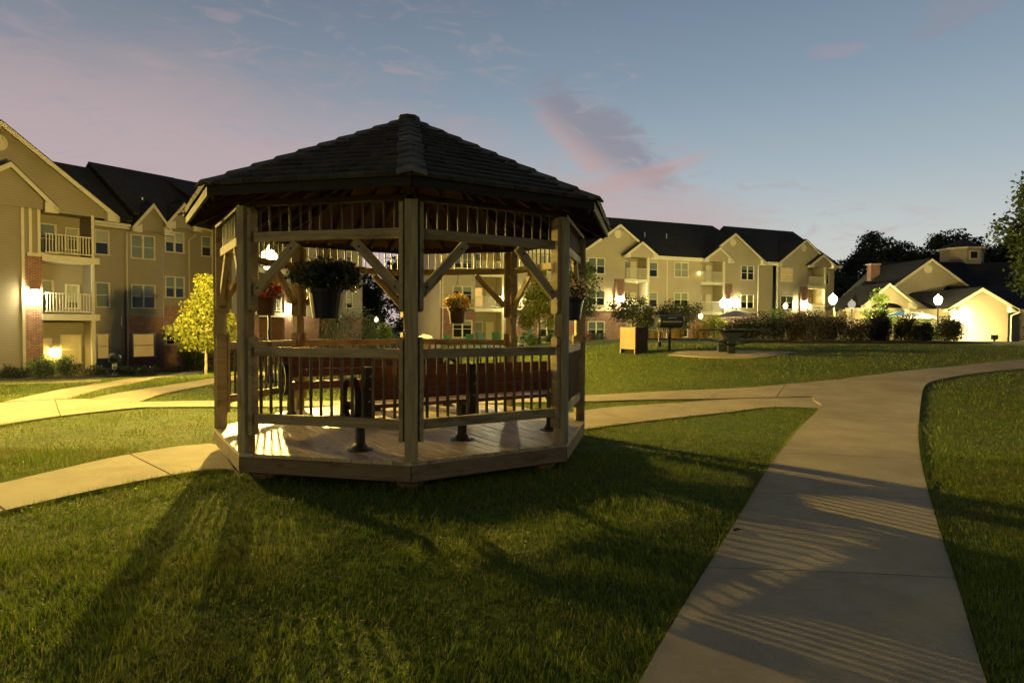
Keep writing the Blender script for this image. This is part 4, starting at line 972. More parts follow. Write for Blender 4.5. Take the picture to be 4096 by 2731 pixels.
def gable(root, xl, xr, xa, ze, za, o, back, over=.35, wall=True, vent=True, zw=None, mat=None, el=True, er=True):
    """gable front at y=-o with a cross roof running back"""
    sl = (za-ze)/(xa-xl); sr = (za-ze)/(xr-xa)
    if wall:
        zb = zw if zw is not None else ze-.14; a = xl+.38; b = xr-.38
        m = MB(); y = -o-.012
        m.xprism([(a, zb-.02), (b, zb-.02), (b, ze+(xr-b)*sr-.05), (xa, za-.1), (a, ze+(a-xl)*sl-.05)], y, y+.08); m.build('gable_wall', mat or SIDE, root)
    yf = -o-over; T = .20
    m = MB()
    def slab(x0, z0, x1, z1):
        m.add([(x0, yf, z0), (x1, yf, z1), (x1, back, z1), (x0, -o+.3 if back > 1 else back, z0), (x0, yf, z0-.06), (x1, yf, z1-.06), (x1, back, z1-.06), (x0, -o+.3 if back > 1 else back, z0-.06)],
              [(0,1,2,3),(7,6,5,4),(0,4,5,1),(1,5,6,2),(2,6,7,3),(3,7,4,0)])
    slab(xl, ze, xa, za); slab(xr, ze, xa, za); m.build('roof', ROOFD, root)
    m = MB()
    for x0, x1 in ((xl, xa), (xr, xa)):
        z0, z1 = ze-.065, za-.065; q = .24
        m.add([(x0, yf-.03, z0), (x1, yf-.03, z1), (x1, yf-.03, z1-q), (x0, yf-.03, z0-q), (x0, yf+.01, z0), (x1, yf+.01, z1), (x1, yf+.01, z1-q), (x0, yf+.01, z0-q)],
              [(0,1,2,3),(7,6,5,4),(0,4,5,1),(1,5,6,2),(2,6,7,3),(3,7,4,0)])
        s_ = 1 if x1 > x0 else -1      # boxed eave return
        m.add([(x0, yf-.03, z0-q), (x0+s_*.55, yf-.03, z0-q), (x0+s_*.55, yf-.03, z0-.05+.3), (x0, yf-.03, z0-.05), (x0, -o, z0-q), (x0+s_*.55, -o, z0-q), (x0+s_*.55, -o, z0+.25), (x0, -o, z0-.05)],
              [(0,1,2,3),(7,6,5,4),(0,4,5,1),(1,5,6,2),(2,6,7,3),(3,7,4,0)])
    m.build('rake_board', TRIM, root)
    if vent:
        m = MB(); zc = za-.95
        m.lathe([(.30, 0), (.37, 0), (.37, .05), (.30, .04), (.28, .015)], 24); f = m.build('round_vent', TRIM, root, M=Matrix.Translation((xa-.05, -o-.012, zc)) @ Matrix.Rotation(R(90), 4, 'X'))
        for k in range(7):
            zz = -.24+k*.08; ww = math.sqrt(max(.0, .28**2-zz**2)); 
            if ww > .05: m = MB(); m.box((-ww, zz-.03, .012), (ww, zz+.02, .03)); m.build('slat', TRIM, f)
def downspout(root, x, z0, z1, o):
    m = MB(); y = -o-.06
    m.tube([(x+.35, y-.25, z1+.12), (x+.2, y-.18, z1-.05), (x, y, z1-.28), (x, y, z0)], .042, 6); m.build('downspout', TRIM, root)
def mainroof(root, x0, x1, ze, zr, of, yr, hipl=0, hipr=0, yb=None, segs=None):
    """of: front overhang line y; yr ridge y; hip insets at each end; segs: where the overhang and gutter run"""
    yb = yb if yb is not None else 2*yr-of; m = MB(); t = .12; sl = (zr-ze)/(yr-of); f = of; zf = ze
    if segs is not None: f = of+.46; zf = ze+.46*sl
    a, b = (x0, f), (x1, f); c, d = (x0, yb), (x1, yb); r0, r1 = (x0+hipl, yr), (x1-hipr, yr)
    vs = [(a[0], a[1], zf), (b[0], b[1], zf), (d[0], d[1], ze), (c[0], c[1], ze), (r0[0], r0[1], zr), (r1[0], r1[1], zr)]
    vs += [(v[0], v[1], v[2]-t) for v in vs]
    m.add(vs, [(0,1,5,4), (2,3,4,5), (1,2,5), (3,0,4), (7,6,10,11), (9,8,11,10), (8,7,11), (6,9,10), (0,6,7,1), (2,8,9,3), (1,7,8,2), (3,9,6,0)])
    m.build('roof', ROOFD, root)
    for p, q in (segs if segs is not None else [(x0, x1)]):
        if segs is not None:
            m = MB(); e = .0; m.add([(p, of, ze), (q, of, ze), (q, f+.02, zf+.02*sl), (p, f+.02, zf+.02*sl), (p, of, ze-t), (q, of, ze-t), (q, f+.02, zf-t), (p, f+.02, zf-t)], [(0,1,2,3),(7,6,5,4),(0,4,5,1),(1,5,6,2),(2,6,7,3),(3,7,4,0)])
            m.build('eave_roof', ROOFD, root)
        m = MB(); m.box((p, of-.13, ze-.16), (q, of-.01, ze-.03)); m.build('gutter', TRIM, root)
        m = MB(); m.box((p+.02, of+.004, ze-.30), (q-.02, max(of+.44, of+.4)-.03, ze-.17)); m.build('soffit', TRIM, root)
def roofpipe(root, x, y, z):
    m = MB(); m.tube([(x, y, z-.3), (x, y, z+.45)], .06, 8); m.build('roof_vent_pipe', STEEL, root)

# ---- right apartment building: local x along its front, -y towards the lawn
TH = math.atan(.414)
rb = empty('apartment_building', (0, 54.15, 0), TH, 'three-storey beige apartment building with three big gables, right of the gazebo', 'building')
ZEV = 8.12
wins = []
W3Z = [(6.3, 7.64), (3.42, 4.72), (.55, 1.9)]
for x0, x1 in ((7.45, 9.09), (16.85, 18.42), (25.02, 26.6), (-5.28, -3.68), (2.5, 4.12)):
    for k, (a, b) in enumerate(W3Z): wins.append((x0, x1, a, b, k))
for a, b in ((6.22, 7.5), (3.4, 4.68), (.5, 1.85)): wins.append((13.98, 14.87, a, b, 9))
bays = [(11.28, 13.75), (20.04, 22.7), (-3.35, -.9)]
holes_u = [(x0, x1, a, b, .1, 1) for x0, x1, a, b, k in wins if a > 2.9] + [(x0, x1, 2.97, 8.0, 1.5, 0) for x0, x1 in bays]
holes_l = [(x0, x1, a, b, .1, 1) for x0, x1, a, b, k in wins if a < 2.9] + [(x0, x1, 0.0, 2.93, 1.5, 2) for x0, x1 in bays]
wall_holes('upper_wall', -6.35, 27.27, 2.95, ZEV-.1, 0, holes_u, [SIDE, STOCKIN], rb)
wall_holes('brick_wall', -6.35, 27.27, -1.6, 2.95, .02, holes_l, [BRICK, STOCKIN, SIDE], rb)
for x0, x1, a, b, k in wins:
    o = 0 if a > 2.9 else .02; bm = BLIND; bl = random.choice((.5, .5, .5, .48, .7, .5))
    if (x0, k) == (16.85, 0): bm, bl = BLINDW, 1.0
    window(rb, x0, x1, a, b, o, bl, bm)
m = MB(); m.box((-6.37, 0, -1.6), (-6.35, 12.7, ZEV)); m.build('end_wall', SIDEG, rb)
m = MB(); m.box((-6.43, -.03, 2.95), (-6.33, .06, ZEV)); m.build('corner_trim', TRIM, rb)
# recess and far wing
m = MB(); m.box((27.27, .45, -1.6), (29.6, .55, ZEV)); m.build('recess_wall', SIDE, rb); m = MB(); m.box((27.25, 0.01, -1.6), (27.29, .44, ZEV)); m.build('return_wall', SIDE, rb)
hu = [(30.24, 31.84, 6.32, 7.64, .1, 1), (30.27, 31.87, 3.42, 4.71, .1, 1), (36.62, 37.05, 6.2, 7.4, .1, 1), (34.03, 36.42, 2.97, 7.95, 1.5, 0)]
hl = [(30.27, 31.87, .55, 1.85, .1, 1), (34.03, 36.42, 0, 2.93, 1.5, 2)]
wall_holes('upper_wall', 29.6, 37.85, 2.95, ZEV-.1, 0, hu, [SIDE, STOCKIN], rb); wall_holes('brick_wall', 29.6, 37.85, -1.6, 2.95, .02, hl, [BRICK, STOCKIN, SIDE], rb)
window(rb, 30.24, 31.84, 6.32, 7.64, 0, 1, BLINDLIT); window(rb, 30.27, 31.87, 3.42, 4.71, 0, .5); window(rb, 36.62, 37.05, 6.2, 7.4, 0, .5); window(rb, 30.27, 31.87, .55, 1.85, .02, .5)
m = MB(); m.box((37.85, 0, -1.6), (37.87, 12.3, ZEV)); m.build('end_wall', SIDE, rb)
for x0, x1, z1 in ((10.18, 11.2, 5.85), (22.78, 23.8, 5.8), (32.91, 33.95, 5.78), (-.82, .35, 4.9)):
    m = MB(); m.box((x0, -.10, 2.96), (x1, .0, z1)); m.build('brick_pier', BRICK, rb)
for x0, x1 in bays + [(34.03, 36.42)]:
    for zf in (5.92, 2.98): balc(rb, x0+.02, x1-.08, zf, 0)
    m = MB(); m.box((x1-.10, -.15, 0), (x1+.12, .06, 7.98)); m.build('balcony_post', TRIM, rb)
    for zf in (5.92, 2.98, .05):
        lit = (x0, zf) == (20.04, 5.92) or (x0, zf) == (-3.35, 2.98)
        window(rb, x0+.35, x0+1.15, zf+.15, zf+1.75, -1.4, 1, ROOMLIT if lit else random.choice((BLIND, BLINDW)), 'patio_door', 1)
        m = MB(); m.box((x1-.95, 1.42, zf+.03), (x1-.25, 1.48, zf+1.78)); m.build('door', TRIM, rb)
for x0, x1 in bays:   # beam above the third-floor balconies
    m = MB(); m.box((x0-.05, -.05, 7.94), (x1+.1, .3, ZEV-.05)); m.build('balcony_beam', SIDE, rb)
for (xl, xr, xa, za, bl) in ((6.45, 14.63, 10.54, 10.91, 5), (19.85, 28.0, 23.92, 10.88, 5), (29.5, 37.5, 33.38, 10.81, 5), (-6.6, 1.4, -2.6, 10.85, 5)):
    gable(rb, xl, xr, xa, 8.12, za, 0, bl, .35)
for (xl, xr, xa, za) in ((10.9, 14.66, 12.75, 9.4), (19.82, 23.5, 21.75, 9.35), (33.6, 37.52, 35.5, 9.3), (-3.9, -.4, -2.1, 9.25)):
    gable(rb, xl, xr, xa, 8.10, za, .38, 1.0, .30, vent=False)
mainroof(rb, -6.8, 28.6, 8.16, 12.7, -.42, 6.35, 0, 2.0, None, [(1.42, 6.43), (14.65, 19.83)]); mainroof(rb, 27.0, 38.5, 8.17, 12.78, -.40, 6.37, 1.2, 0, None, [(28.02, 29.48), (37.52, 38.5)])
for x in (-6.6, 38.0):
    m = MB(); m.add([(x, .1, 8), (x, 12.5, 8), (x, 6.35, 12.4)], [(0, 1, 2)]); m.build('end_gable', SIDE, rb)
for x in (15.94, 27.16, 29.72, -6.2): downspout(rb, x, -.2, 8.0, 0)
for x, dy in ((15.4, 2.9), (18.0, 2.9)): roofpipe(rb, x, dy, 8.16+(dy+.42)*.67)
m = MB(); m.box((-6.3, -.05, 2.9), (27.2, -.0225, 3.0)); m.build('band_board', TRIM, rb)
sconce(rb, 10.75, 4.0, -.10, None, EM_WALL); sconce(rb, 23.3, 4.0, -.10, None, EM_WALL); sconce(rb, 33.4, 4.0, -.10, None, EM_WALL); sconce(rb, -.2, 3.95, -.10, None, EM_WALL)
sconce(rb, 34.55, 4.62, 1.5, None, EM_SC); sconce(rb, 19.75, 6.75, 0, None, EM_SC, (.12, .1, .18))

# ---- left apartment building
TRIM_PALE = TRIM; TRIM = noisy('dimmed_trim', (.36, .335, .26), (.31, .29, .225), 3, .5, .02)  # trim copy for the left building, weaker light put into its colour
TL = math.atan(1.4)
lb = empty('apartment_building', (0, 67.7, 0), TL, 'three-storey beige apartment building with brick ground floor, receding along the left', 'building')
def wl(name, x0, x1, z0, z1, o, hs, mats): return wall_holes(name, x0, x1, z0, z1, o, hs, mats, lb)
ZL = 7.2
L1w = [(-39.95, -39.3, 5.42, 6.7), (-39.95, -39.3, 2.48, 3.78), (-40.6, -39.3, -.42, .9), (-38.08, -36.82, 5.38, 6.67), (-38.08, -36.82, 2.48, 3.77), (-38.04, -36.85, -.4, .9)]
L2w = [(-36.15, -35.08, 5.93, 7.08), (-36.15, -35.08, 3.17, 4.36), (-36.15, -35.08, .3, 1.4), (-33.9, -33.33, 5.88, 7.05), (-33.9, -33.33, 3.0, 4.2)]
h1 = [(a, b, c, d, .1, 1) for a, b, c, d in L1w]; h2 = [(a, b, c, d, .1, 1) for a, b, c, d in L2w]
wl('upper_wall', -44, -36.3, 1.93, ZL, 0, [q for q in h1 if q[2] > 1.9], [SIDEL, STOCKIN]); wl('brick_wall', -38.65, -36.3, -2.2, 1.93, .02, [q for q in h1 if q[2] < 1.9 and q[0] > -38.5], [BRICK, STOCKIN]); wl('lower_wall', -44, -38.65, -2.2, 1.93, 0, [q for q in h1 if q[2] < 1.9 and q[0] < -39], [SIDEL, STOCKIN])
wl('upper_wall', -36.3, -33.2, 2.6, 7.72, .01, [q for q in h2 if q[2] > 2.6], [SIDEL, STOCKIN]); wl('brick_wall', -36.3, -33.2, -2.2, 2.6, .03, [q for q in h2 if q[2] < 2.6], [BRICK, STOCKIN])
for i, (a, b, c, d) in enumerate(L1w):
    lit = d < 1.0; window(lb, a, b, c, d, 0 if not (lit and a > -38.5) else .02, 1.0 if lit else random.choice((.5, 1, .5)), BLINDLIT if lit else BLIND)
for a, b, c, d in L2w: window(lb, a, b, c, d, .01 if c > 2.6 else .03, .5, BLIND, 'window', 2 if b-a > 1 else 1)
for x in (-38.37, -34.77): downspout(lb, x, -1.3, 7.0, .02)
m = MB(); m.box((-33.28, -.06, 2.6), (-33.18, .03, 7.7)); m.build('corner_trim', TRIM, lb)
# far wing F, 2.15 m forward
fw = [(-24.15, -23.65, 5.7, 6.9), (-24.15, -23.65, 2.8, 4.0), (-31.9, -31.3, 2.8, 4.0)]
wl('upper_wall', -33.2, -22.66, 2.1, 7.75, 2.15, [(a, b, c, d, .1, 1) for a, b, c, d in fw] + [(-26.6, -24.9, 2.2, 7.5, 1.4, 0), (-31.3, -29.6, 2.2, 7.5, 1.4, 0)], [SIDEL, STOCKIN])
wl('brick_wall', -33.2, -22.66, -2.2, 2.1, 2.17, [(-26.6, -24.9, -1.2, 2.0, 1.4, 0), (-31.3, -29.6, -1.2, 2.0, 1.4, 0)], [BRICK, STOCKIN])
for a, b, c, d in fw: window(lb, a, b, c, d, 2.15, .5)
for xx, yy in ((-33.2, 0), (-22.66, 10)): m = MB(); m.box((xx, -2.17, -2.2), (xx+.02, yy, 7.7)); m.build('end_wall', SIDEL, lb)
m = MB(); m.box((-29.5, -2.27, -2), (-28.66, -2.172, 3.55)); m.build('brick_pier', BRICK, lb)
for x0, x1 in ((-26.6, -24.9), (-31.3, -29.6)):
    for zf in (5.2, 2.3): balc(lb, x0+.02, x1-.05, zf, 2.15, 1.4)
    window(lb, x0+.5, x0+1.2, 5.4, 6.9, .75, .6, BLIND, 'patio_door', 1); window(lb, x0+.5, x0+1.2, 2.5, 4.1, .75, .6, BLIND, 'patio_door', 1)
gable(lb, -33.0, -24.3, -28.6, 7.6, 10.9, 2.15, 2, .35, mat=SIDEL)
# near wing W, 4.48 m forward, big gable
OW = 4.48
wl('upper_wall', -56, -44.61, -2.2, 7.0, OW, [], [SIDEL, STOCKIN])
wl('upper_wall', -44.61, -41.7, 4.62, 7.0, OW, [(-43.93, -41.86, 4.63, 6.78, 1.3, 0)], [SIDEL, STOCKIN])
wl('brick_wall', -44.61, -43.9, -2.2, 4.62, OW+.02, [], [BRICK, STOCKIN])
wl('balcony_recess', -43.9, -41.7, -2.2, 4.62, OW, [(-43.9, -41.75, -2.1, 4.6, 1.3, 0)], [SIDEL, STOCKIN])
m = MB(); m.box((-41.72, -OW, -2.2), (-41.68, 0, 7.1)); m.build('end_wall', SIDEL, lb)
m = MB(); m.box((-44.70, -OW-.05, -2.2), (-44.58, -OW-.022, 6.9)); m.build('corner_trim', TRIM, lb)
for x in (-44.35, -44.02):
    m = MB(); m.box((x-.06, -OW-.06, 4.75), (x+.06, -OW+.0, 6.85)); m.build('pilaster', TRIM, lb)
m = MB(); m.box((-44.5, -OW-.1, 4.60), (-43.7, -OW-.002, 4.75)); m.build('ledge', TRIM, lb)
for zf in (4.72, 1.96): balc(lb, -43.82, -41.8, zf, OW, 1.3)
m = MB(); m.box((-41.90, -OW-.10, -1.6), (-41.74, -OW+.06, 1.66)); m.build('balcony_post', TRIM, lb)
m = MB(); m.box((-41.86, -OW-.05, 1.97), (-41.74, -OW+.06, 6.8)); m.build('balcony_post', TRIM, lb)
window(lb, -43.75, -42.95, 4.95, 6.28, OW-1.22, .4, BLIND, 'patio_door', 1); window(lb, -43.75, -43.1, 2.1, 3.55, OW-1.22, .4, BLIND, 'patio_door', 1)
window(lb, -42.5, -42.0, 5.2, 6.2, OW-1.22, .5, BLIND); window(lb, -42.5, -42.0, 2.3, 3.4, OW-1.22, .5, BLIND)
m = MB(); m.box((-43.8, -OW+1.18, -1.1), (-43.15, -OW+1.27, .8)); dr = m.build('patio_door', TRIM, lb)
window(lb, -42.75, -41.95, -.42, .9, OW-1.22, 1, BLINDLIT)
gable(lb, -50.2, -40.71, -45.46, 6.9, 10.45, OW, 5.0, .4, mat=SIDEL)
gable(lb, -47.6, -43.4, -45.2, 6.92, 8.7, OW+.30, -OW+.5, .3, vent=False, mat=SIDEL)
gable(lb, -38.3, -35.95, -37.1, 7.1, 8.65, .32, 1.9, .3, vent=False, mat=SIDEL); gable(lb, -36.4, -34.2, -35.3, 7.55, 8.98, .33, 1.9, .3, vent=False, mat=SIDEL)
mainroof(lb, -46, -37.7, 7.22, 11.45, -.42, 6.2, 0, 0, None, [(-46, -38.32)]); mainroof(lb, -37.9, -32.5, 7.72, 11.85, -.42, 6.2, 0, 0, None, [(-34.18, -33.3)]); mainroof(lb, -33.4, -22.3, 7.75, 11.83, -2.6, 6.2, 0, 0, 13, [(-24.28, -22.3)])
for x, y in ((-40.6, 1.9), (-36.6, 1.9)): roofpipe(lb, x, y, 7.4+(y+.42)*.62)
sconce(lb, -44.2, 2.87, -OW-.02, None, EM_WALLS, (.3, .25, .35)); sconce(lb, -43.05, .1, -OW+1.22, None, EM_SC)
sconce(lb, -29.1, 2.7, -2.27, None, EM_WALLS)

TRIM = TRIM_PALE
# ---- club house
ch = empty('club_house', (0, 0, 0), 0, 'low beige club house with dark roof, chimney and roof lantern at far right', 'building')
def cbox(name, a, b, mat): m = MB(); m.box(a, b); return m.build(name, mat, ch)
cbox('wall', (29.6, 57, -.5), (62, 57.2, 3.4), SIDE)
mainroof(ch, 35.0, 63, 3.3, 8.1, 56.6, 63.5, 1.8, 8.2)
cbox('side_wall', (35.4, 57.2, -.5), (35.5, 69.5, 3.2), SIDE)
# lit gable volume
cbox('wall', (33.4, 48, -.5), (37.75, 48.15, 3.0), SIDE); cbox('side_wall', (33.4, 48.15, -.5), (33.5, 57, 3.0), SIDE); cbox('side_wall', (37.65, 48.15, -.5), (37.75, 57, 3.0), SIDE)
gable(ch, 32.85, 38.2, 35.45, 3.0, 4.6, -48, 57, .45, vent=False, zw=2.9)
cbox('wall', (37.9, 51, -.5), (46, 51.15, 3.0), SIDE); mainroof(ch, 38.3, 47, 3.05, 5.2, 50.6, 55.5)
downspout_ = None
m = MB(); m.tube([(38.15, 47.5, 2.95), (38.3, 47.6, 2.7), (37.95, 47.95, 2.45), (37.95, 47.95, .2)], .05, 6); m.build('downspout', TRIM, ch)
# big gable
cbox('wall', (33.0, 56, -.5), (41.3, 56.15, 4.6), SIDE); gable(ch, 31.9, 41.9, 36.9, 4.05, 7.65, -56, 64, .45, zw=4.2)
# porch gable with arch
gable(ch, 28.75, 33.15, 30.85, 3.4, 5.2, -52, 57, .4, wall=False, vent=False)
m = MB(); arc = [(30.9+1.35*math.cos(math.pi*k/12), 3.05+.5*math.sin(math.pi*k/12)) for k in range(13)]
poly = [(29.2, 3.05)] + [(x, z) for x, z in reversed(arc)] + [(32.7, 3.05), (32.7, 3.75), (30.85, 5.05), (29.2, 3.75)]
m.xprism(poly, 51.98, 52.1); m.build('arched_gable', SIDE, ch)
cbox('column', (29.25, 51.9, -.3), (29.6, 52.2, 3.05), TRIM); cbox('column', (32.35, 51.9, -.3), (32.7, 52.2, 3.05), TRIM)
cbox('wall', (28.9, 54.5, -.5), (33.0, 54.65, 3.1), SIDE); mainroof(ch, 28.5, 34.5, 3.2, 5.7, 54.0, 57.2, 3.4, 0, 57.5)
for x0 in (30.2, 31.5): window(ch, x0, x0+.9, .8, 2.2, -54.5, 1, BLINDLIT)
window(ch, 39.0, 40.2, .9, 2.2, -51, .5)
m = MB(); m.box((34.65, 61, 4.8), (35.5, 61.7, 7.55)); m.build('chimney', BRICK, ch); m = MB(); m.box((34.58, 60.93, 7.555), (35.57, 61.77, 7.66)); m.build('chimney_cap', CONC, ch)
# roof lantern (octagonal)
def octp(cx, cy, r): return [(cx+r*math.cos(R(22.5+45*k)), cy+r*math.sin(R(22.5+45*k))) for k in range(8)]
m = MB(); m.prism(octp(46.2, 65, 1.9), 7.4, 9.45); lan = m.build('roof_lantern', SIDE, ch)
m = MB(); m.prism(octp(46.2, 65, 2.25), 9.455, 9.6); m.build('eave', TRIM, lan)
m = MB(); o8 = octp(46.2, 65, 2.3); m.add([(x, y, 9.61) for x, y in o8] + [(46.2, 65, 10.6)], [(i, (i+1) % 8, 8) for i in range(8)]); m.build('lantern_roof', ROOFD, lan)
m = MB(); m.box((45.7, 63.17, 8.35), (46.6, 63.24, 9.25)); wf = m.build('window_frame', TRIM, lan); m = MB(); m.box((45.82, 63.15, 8.47), (46.48, 63.168, 9.13)); m.build('pane', STOCKIN, wf)
sconce(ch, 33.9, 2.65, 48, None, EM_WALL, (.2, .3, .2)); sconce(ch, 30.9, 2.5, 54.5, None, EM_SC)
roofpipe(ch, 49, 61, 6.2)

# ------------------------------------------------------------------ things on the lawn
TAN = noisy('tan_enamel', (.30, .19, .085), (.26, .165, .075), 3, .5, .05); BRN = noisy('brown_panel', (.12, .075, .045), (.09, .055, .035), 5, .6, .1)
t = empty('utility_box', (3.78, 20.0, H(3.78, 20)), R(8), 'tan and brown metal bin enclosure on the lawn between gazebo and grill', 'bin')
hh = .81
t.rotation_euler = (0, 0, R(-50)); t.location = (3.85, 19.9, H(3.85, 19.9))
m = MB(); m.box((-.30, -.31, .13), (.30, -.29, hh)); m.build('front_panel', TAN, t)
for x in (-.30, .26): m = MB(); m.box((x, -.31, -.03), (x+.04, -.27, .128)); m.build('leg', TAN, t)
m = MB(); m.box((.282, -.288, -.03), (.302, .31, hh-.002)); m.build('side_panel', BRN, t)
m = MB(); m.box((-.30, -.288, -.03), (-.282, .31, hh-.002)); m.build('side_panel', BRN, t)
m = MB(); m.box((-.281, .29, -.03), (.281, .309, hh-.002)); m.build('back_panel', BRN, t)
m = MB(); m.box((-.281, -.288, hh-.03), (.281, .289, hh-.01)); m.build('top_panel', BRN, t)
m = MB(); m.box((-.279, -.2, -.03), (.279, -.18, .3)); m.build('kick_recess', STOCKIN, t)

def barrel_grill(x, y, label):
    t = empty('barrel_grill', (x, y, H(x, y)), R(4), label, 'grill')
    m = MB(); m.tube([(0, 0, -.05), (0, 0, .74)], .045, 10); m.build('post', GREENM, t)
    m = MB(); m.box((-.09, -.09, .72), (.09, .09, .80)); m.build('bracket', GREENM, t)
    def half(z0, s_, n=10):
        m = MB(); pr = []
        for k in range(n+1):
            a = math.pi*k/n; pr.append((.25*math.cos(a), s_*(.20)*math.sin(a)))
        rows = []; xs = [(-.43, .72), (-.37, 1.0), (.37, 1.0), (.43, .72)]
        vs = [(xx, p[0]*f, z0+p[1]*f) for xx, f in xs for p in pr]; k = n+1; fs = []
        for i in range(3):
            for j in range(n): fs.append((i*k+j, i*k+j+1, (i+1)*k+j+1, (i+1)*k+j))
        fs += [tuple(range(k)), tuple(range(3*k, 4*k)), ] + [(i*k, (i+1)*k, (i+1)*k+n, i*k+n) for i in range(3)]
        m.add(vs, fs); return m
    half(.955, -1).build('firebox', GREENM, t); half(.965, 1).build('lid', GREENM, t)
    m = MB(); m.tube([(-.12, -.25, 1.06), (-.12, -.30, 1.07), (.12, -.30, 1.07), (.12, -.25, 1.06)], .012, 6); m.build('handle', STEEL, t)
    m = MB(); m.box((-.3, -.275, .93), (.3, -.262, .96)); m.build('grate_edge', STEEL, t)
    return t
barrel_grill(5.0, 20.0, 'dark green barrel park grill on a single post beside the concrete pad')
t = empty('picnic_table', (6.75, 19.4, H(6.75, 19.4)), R(-6), 'dark picnic table with attached benches on a concrete pad', 'picnic table')
m = MB(); m.box((-1.05, -.38, .73), (1.05, .38, .775)); m.build('tabletop', GREENM, t)
for s_ in (-1, 1):
    m = MB(); m.box((-1.1, s_*.72-.14, .43), (1.1, s_*.72+.14, .468)); m.build('seat', GREENM, t)
for x in (-.0, ):
    m = MB(); m.box((x-.10, -.10, 0), (x+.10, .10, .72)); m.build('pedestal', GREENM, t)
m = MB(); m.xprism([(-.12, .45), (.12, .45), (.34, .725), (-.34, .725)], -.22, .22); m.build('gusset', GREENM, t)
for x in (-.45, .45):
    m = MB(); m.tube([(x*.3, 0, .30), (x, -.72, .41)], .03, 6); m.tube([(x*.3, 0, .30), (x, .72, .41)], .03, 6); m.build('seat_arm', GREENM, t)
m = MB(); m.box((-.30, .30, 0), (.05, .5, .42)); m.build('support', GREENM, t)
t = empty('coal_bin', (5.1, 21.9, H(5.1, 21.9)), 0, 'small dark ash can hung on a thin stake behind the grill', 'ash can')
m = MB(); m.tube([(0, 0, -.05), (0, 0, .55)], .012, 6); m.build('stake', STEEL, t); m = MB(); m.lathe([(.09, .0), (.10, .16), (.105, .17)], 12, (0, .02, 0)); m.build('can', BLACKM, t)

def umbrella(x, y, r, zt, mats, label, group='open patio umbrellas', side=None):
    z = H(x, y); t = empty('patio_umbrella', (x, y, z), .2, label, 'umbrella', group); h = zt-z
    m = MB(); m.tube([(0, 0, 0), (0, 0, h)], .022, 8); m.build('pole', TRIM, t); m = MB(); m.lathe([(.25, 0), (.25, .06), (.05, .1)], 14); m.build('base', BLACKM, t)
    for k in range(8):
        a0, a1 = 2*math.pi*k/8, 2*math.pi*(k+1)/8; m = MB(); rd = h-.42
        P = [(0, 0, h), (r*.5*math.cos(a0), r*.5*math.sin(a0), h-.16), (r*math.cos(a0), r*math.sin(a0), rd), (r*math.cos(a1), r*math.sin(a1), rd), (r*.5*math.cos(a1), r*.5*math.sin(a1), h-.16)]
        m.add(P, [(0, 1, 4), (1, 2, 3, 4)]); m.build('canopy_panel', mats[k % len(mats)], t)
    m = MB(); m.lathe([(.03, 0), (.01, .08)], 8, (0, 0, h)); m.build('finial', TRIM, t)
def cloth(n, c): return leafmat(n, c, tuple(k*.9 for k in c), .3)
PINK = cloth('pale_pink_canvas', (.72, .55, .56)); BLUEC = cloth('blue_canvas', (.10, .22, .60)); WHITEC = cloth('white_canvas', (.8, .78, .72)); CREAM = cloth('cream_canvas', (.75, .68, .5))
umbrella(13.6, 38.3, 1.35, 2.50, [PINK], 'open pale pink umbrella under the bright pair of lamps')
umbrella(27.1, 43.5, 1.35, 2.72, [BLUEC, WHITEC], 'open blue and white umbrella in front of the porch')
umbrella(30.2, 46.5, 1.1, 2.60, [WHITEC], 'open white umbrella right of the blue and white one')
t = empty('closed_umbrella', (21.6, 46.0, H(21.6, 46)), 0, 'closed cream umbrella standing left of the porch column', 'umbrella')
t.location = (24.0, 47.0, H(24, 47)); m = MB(); m.lathe([(.02, .9), (.14, 1.0), (.17, 1.5), (.13, 2.2), (.05, 2.75), (.01, 2.85)], 12); m.build('canopy', CREAM, t); m = MB(); m.tube([(0, 0, 0), (0, 0, 1)], .022, 8); m.build('pole', TRIM, t)
t = empty('patio_fence', (14.0, 39.6, H(14, 39.6)), 0, 'low black picket fence round the patio below the pink umbrella', 'fence')
for z in (.12, .98): m = MB(); m.box((-2.0, -.02, z), (3.2, .02, z+.035)); m.build('rail', BLACKM, t)
for k in range(40): xx = -1.96+k*.13; m = MB(); m.box((xx, -.01, 0.05), (xx+.016, .01, .985)); m.build('picket', BLACKM, t)

def chair(x, y, rz, mat, label):
    t = empty('lawn_chair', (x, y, H(x, y)), rz, label, 'chair', 'lawn chairs near the right building')
    m = MB(); m.box((-.25, -.22, .36), (.25, .25, .39)); m.build('seat', mat, t)
    m = MB(); m.add([(-.25, .25, .38), (.25, .25, .38), (.24, .50, .98), (-.24, .50, .98), (-.25, .28, .38), (.25, .28, .38), (.24, .53, .98), (-.24, .53, .98)], [(0,1,2,3),(7,6,5,4),(0,4,5,1),(1,5,6,2),(2,6,7,3),(3,7,4,0)]); m.build('backrest', mat, t)
    for s_ in (-1, 1):
        m = MB(); m.tube([(s_*.27, .34, .60), (s_*.27, -.24, .60), (s_*.27, -.30, 0)], .013, 6); m.build('arm', TRIM, t)
        m = MB(); m.tube([(s_*.27, -.1, .38), (s_*.27, .38, 0)], .013, 6); m.build('leg', TRIM, t)
GRC = noisy('green_webbing', (.03, .11, .075), (.04, .14, .09), 12, .7, .05); BLC = noisy('blue_webbing', (.06, .13, .19), (.08, .16, .22), 12, .7, .05)
chair(.55, 36, R(-70), GRC, 'green lawn chair with pale legs, seen through the right opening of the gazebo')
chair(-3.7, 38.3, R(150), GRC, 'green lawn chair with a tilted pale frame, left of the group beyond the railing')
chair(-2.7, 39.3, R(190), GRC, 'green chair in the middle of the group beyond the railing')
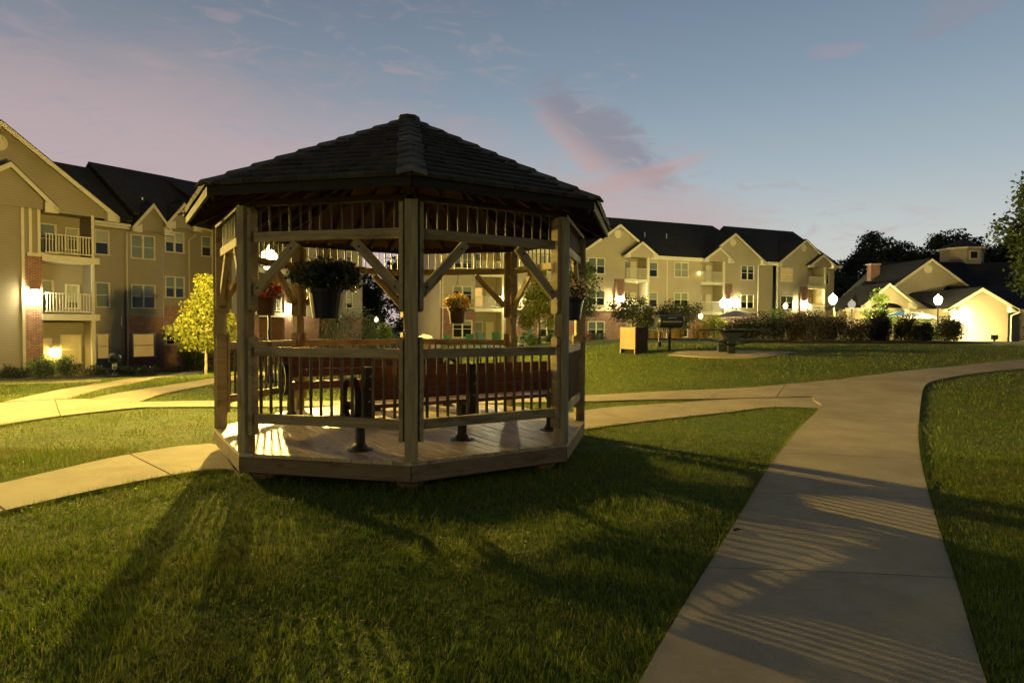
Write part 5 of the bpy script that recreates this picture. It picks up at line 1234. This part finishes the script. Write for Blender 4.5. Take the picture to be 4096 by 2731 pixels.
chair(-1.9, 39.8, R(180), BLC, 'blue lawn chair standing by the sliding door')
chair(-.95, 40, R(170), GRC, 'green chair right of the blue one by the sliding door')
t = empty('gas_grill', (-5.25, 38.2, H(-5.25, 38.2)), 0, 'domed pale gas grill beyond the railing, left of the lawn chairs', 'grill')
m = MB(); pr = [(.42*math.cos(math.pi*k/10), .26*math.sin(math.pi*k/10)) for k in range(11)]; m.xprism([(x, .88+z) for x, z in pr], -.28, .28); m.build('lid', STEEL, t)
m = MB(); m.box((-.44, -.28, .72), (.44, .28, .87)); m.build('firebox', BLACKM, t); m = MB(); m.box((-.38, -.24, .08), (.38, .24, .715)); m.build('cabinet', BRN, t)
for s_ in (-1, 1): m = MB(); m.box((s_*.62-.17, -.24, .82), (s_*.62+.17, .24, .86)); m.build('side_shelf', STEEL, t)
m = MB(); m.tube([(-.2, -.29, .95), (-.2, -.34, .96), (.2, -.34, .96), (.2, -.29, .95)], .014, 6); m.build('handle', STEEL, t)
t = empty('kettle_grill', (-18.05, 28.6, H(-18.05, 28.6)), 0, 'black-hooded kettle on a pale pedestal beside the left building post', 'grill')
m = MB(); m.lathe([(.09, 0), (.10, .45), (.08, .62)], 10); m.build('pedestal', TRIM, t); m = MB(); m.lathe([(.10, .62), (.24, .70), (.27, .85), (.22, 1.0), (.08, 1.1), (.02, 1.12)], 14); m.build('kettle', BLACKM, t)
t = empty('planter_box', (-11.2, 51.0, H(-11.2, 51)), 0, 'small dark box at the foot of the far lamp in the gap', 'box')
m = MB(); m.box((-.55, -.4, 0), (.55, .4, .7)); m.build('box', BLACKM, t); m = MB(); m.box((-.58, -.43, .703), (.58, .43, .76)); m.build('lid', BLACKM, t)

t = empty('fallen_leaf', (1.63, 4.50, .034), .6, 'single curled brown leaf lying on the near path slab', 'leaf')
m = MB(); m.add([(-.05, 0, .004), (-.015, .022, .016), (.03, .018, .012), (.055, 0, .002), (.025, -.02, .014), (-.02, -.018, .018), (0, 0, .001)], [(0, 1, 6), (1, 2, 6), (2, 3, 6), (3, 4, 6), (4, 5, 6), (5, 0, 6)]); m.build('leaf_blade', BRN, t)
m = MB(); m.tube([(.055, 0, .003), (.09, .01, .002)], .0015, 4); m.build('stalk', BRN, t)
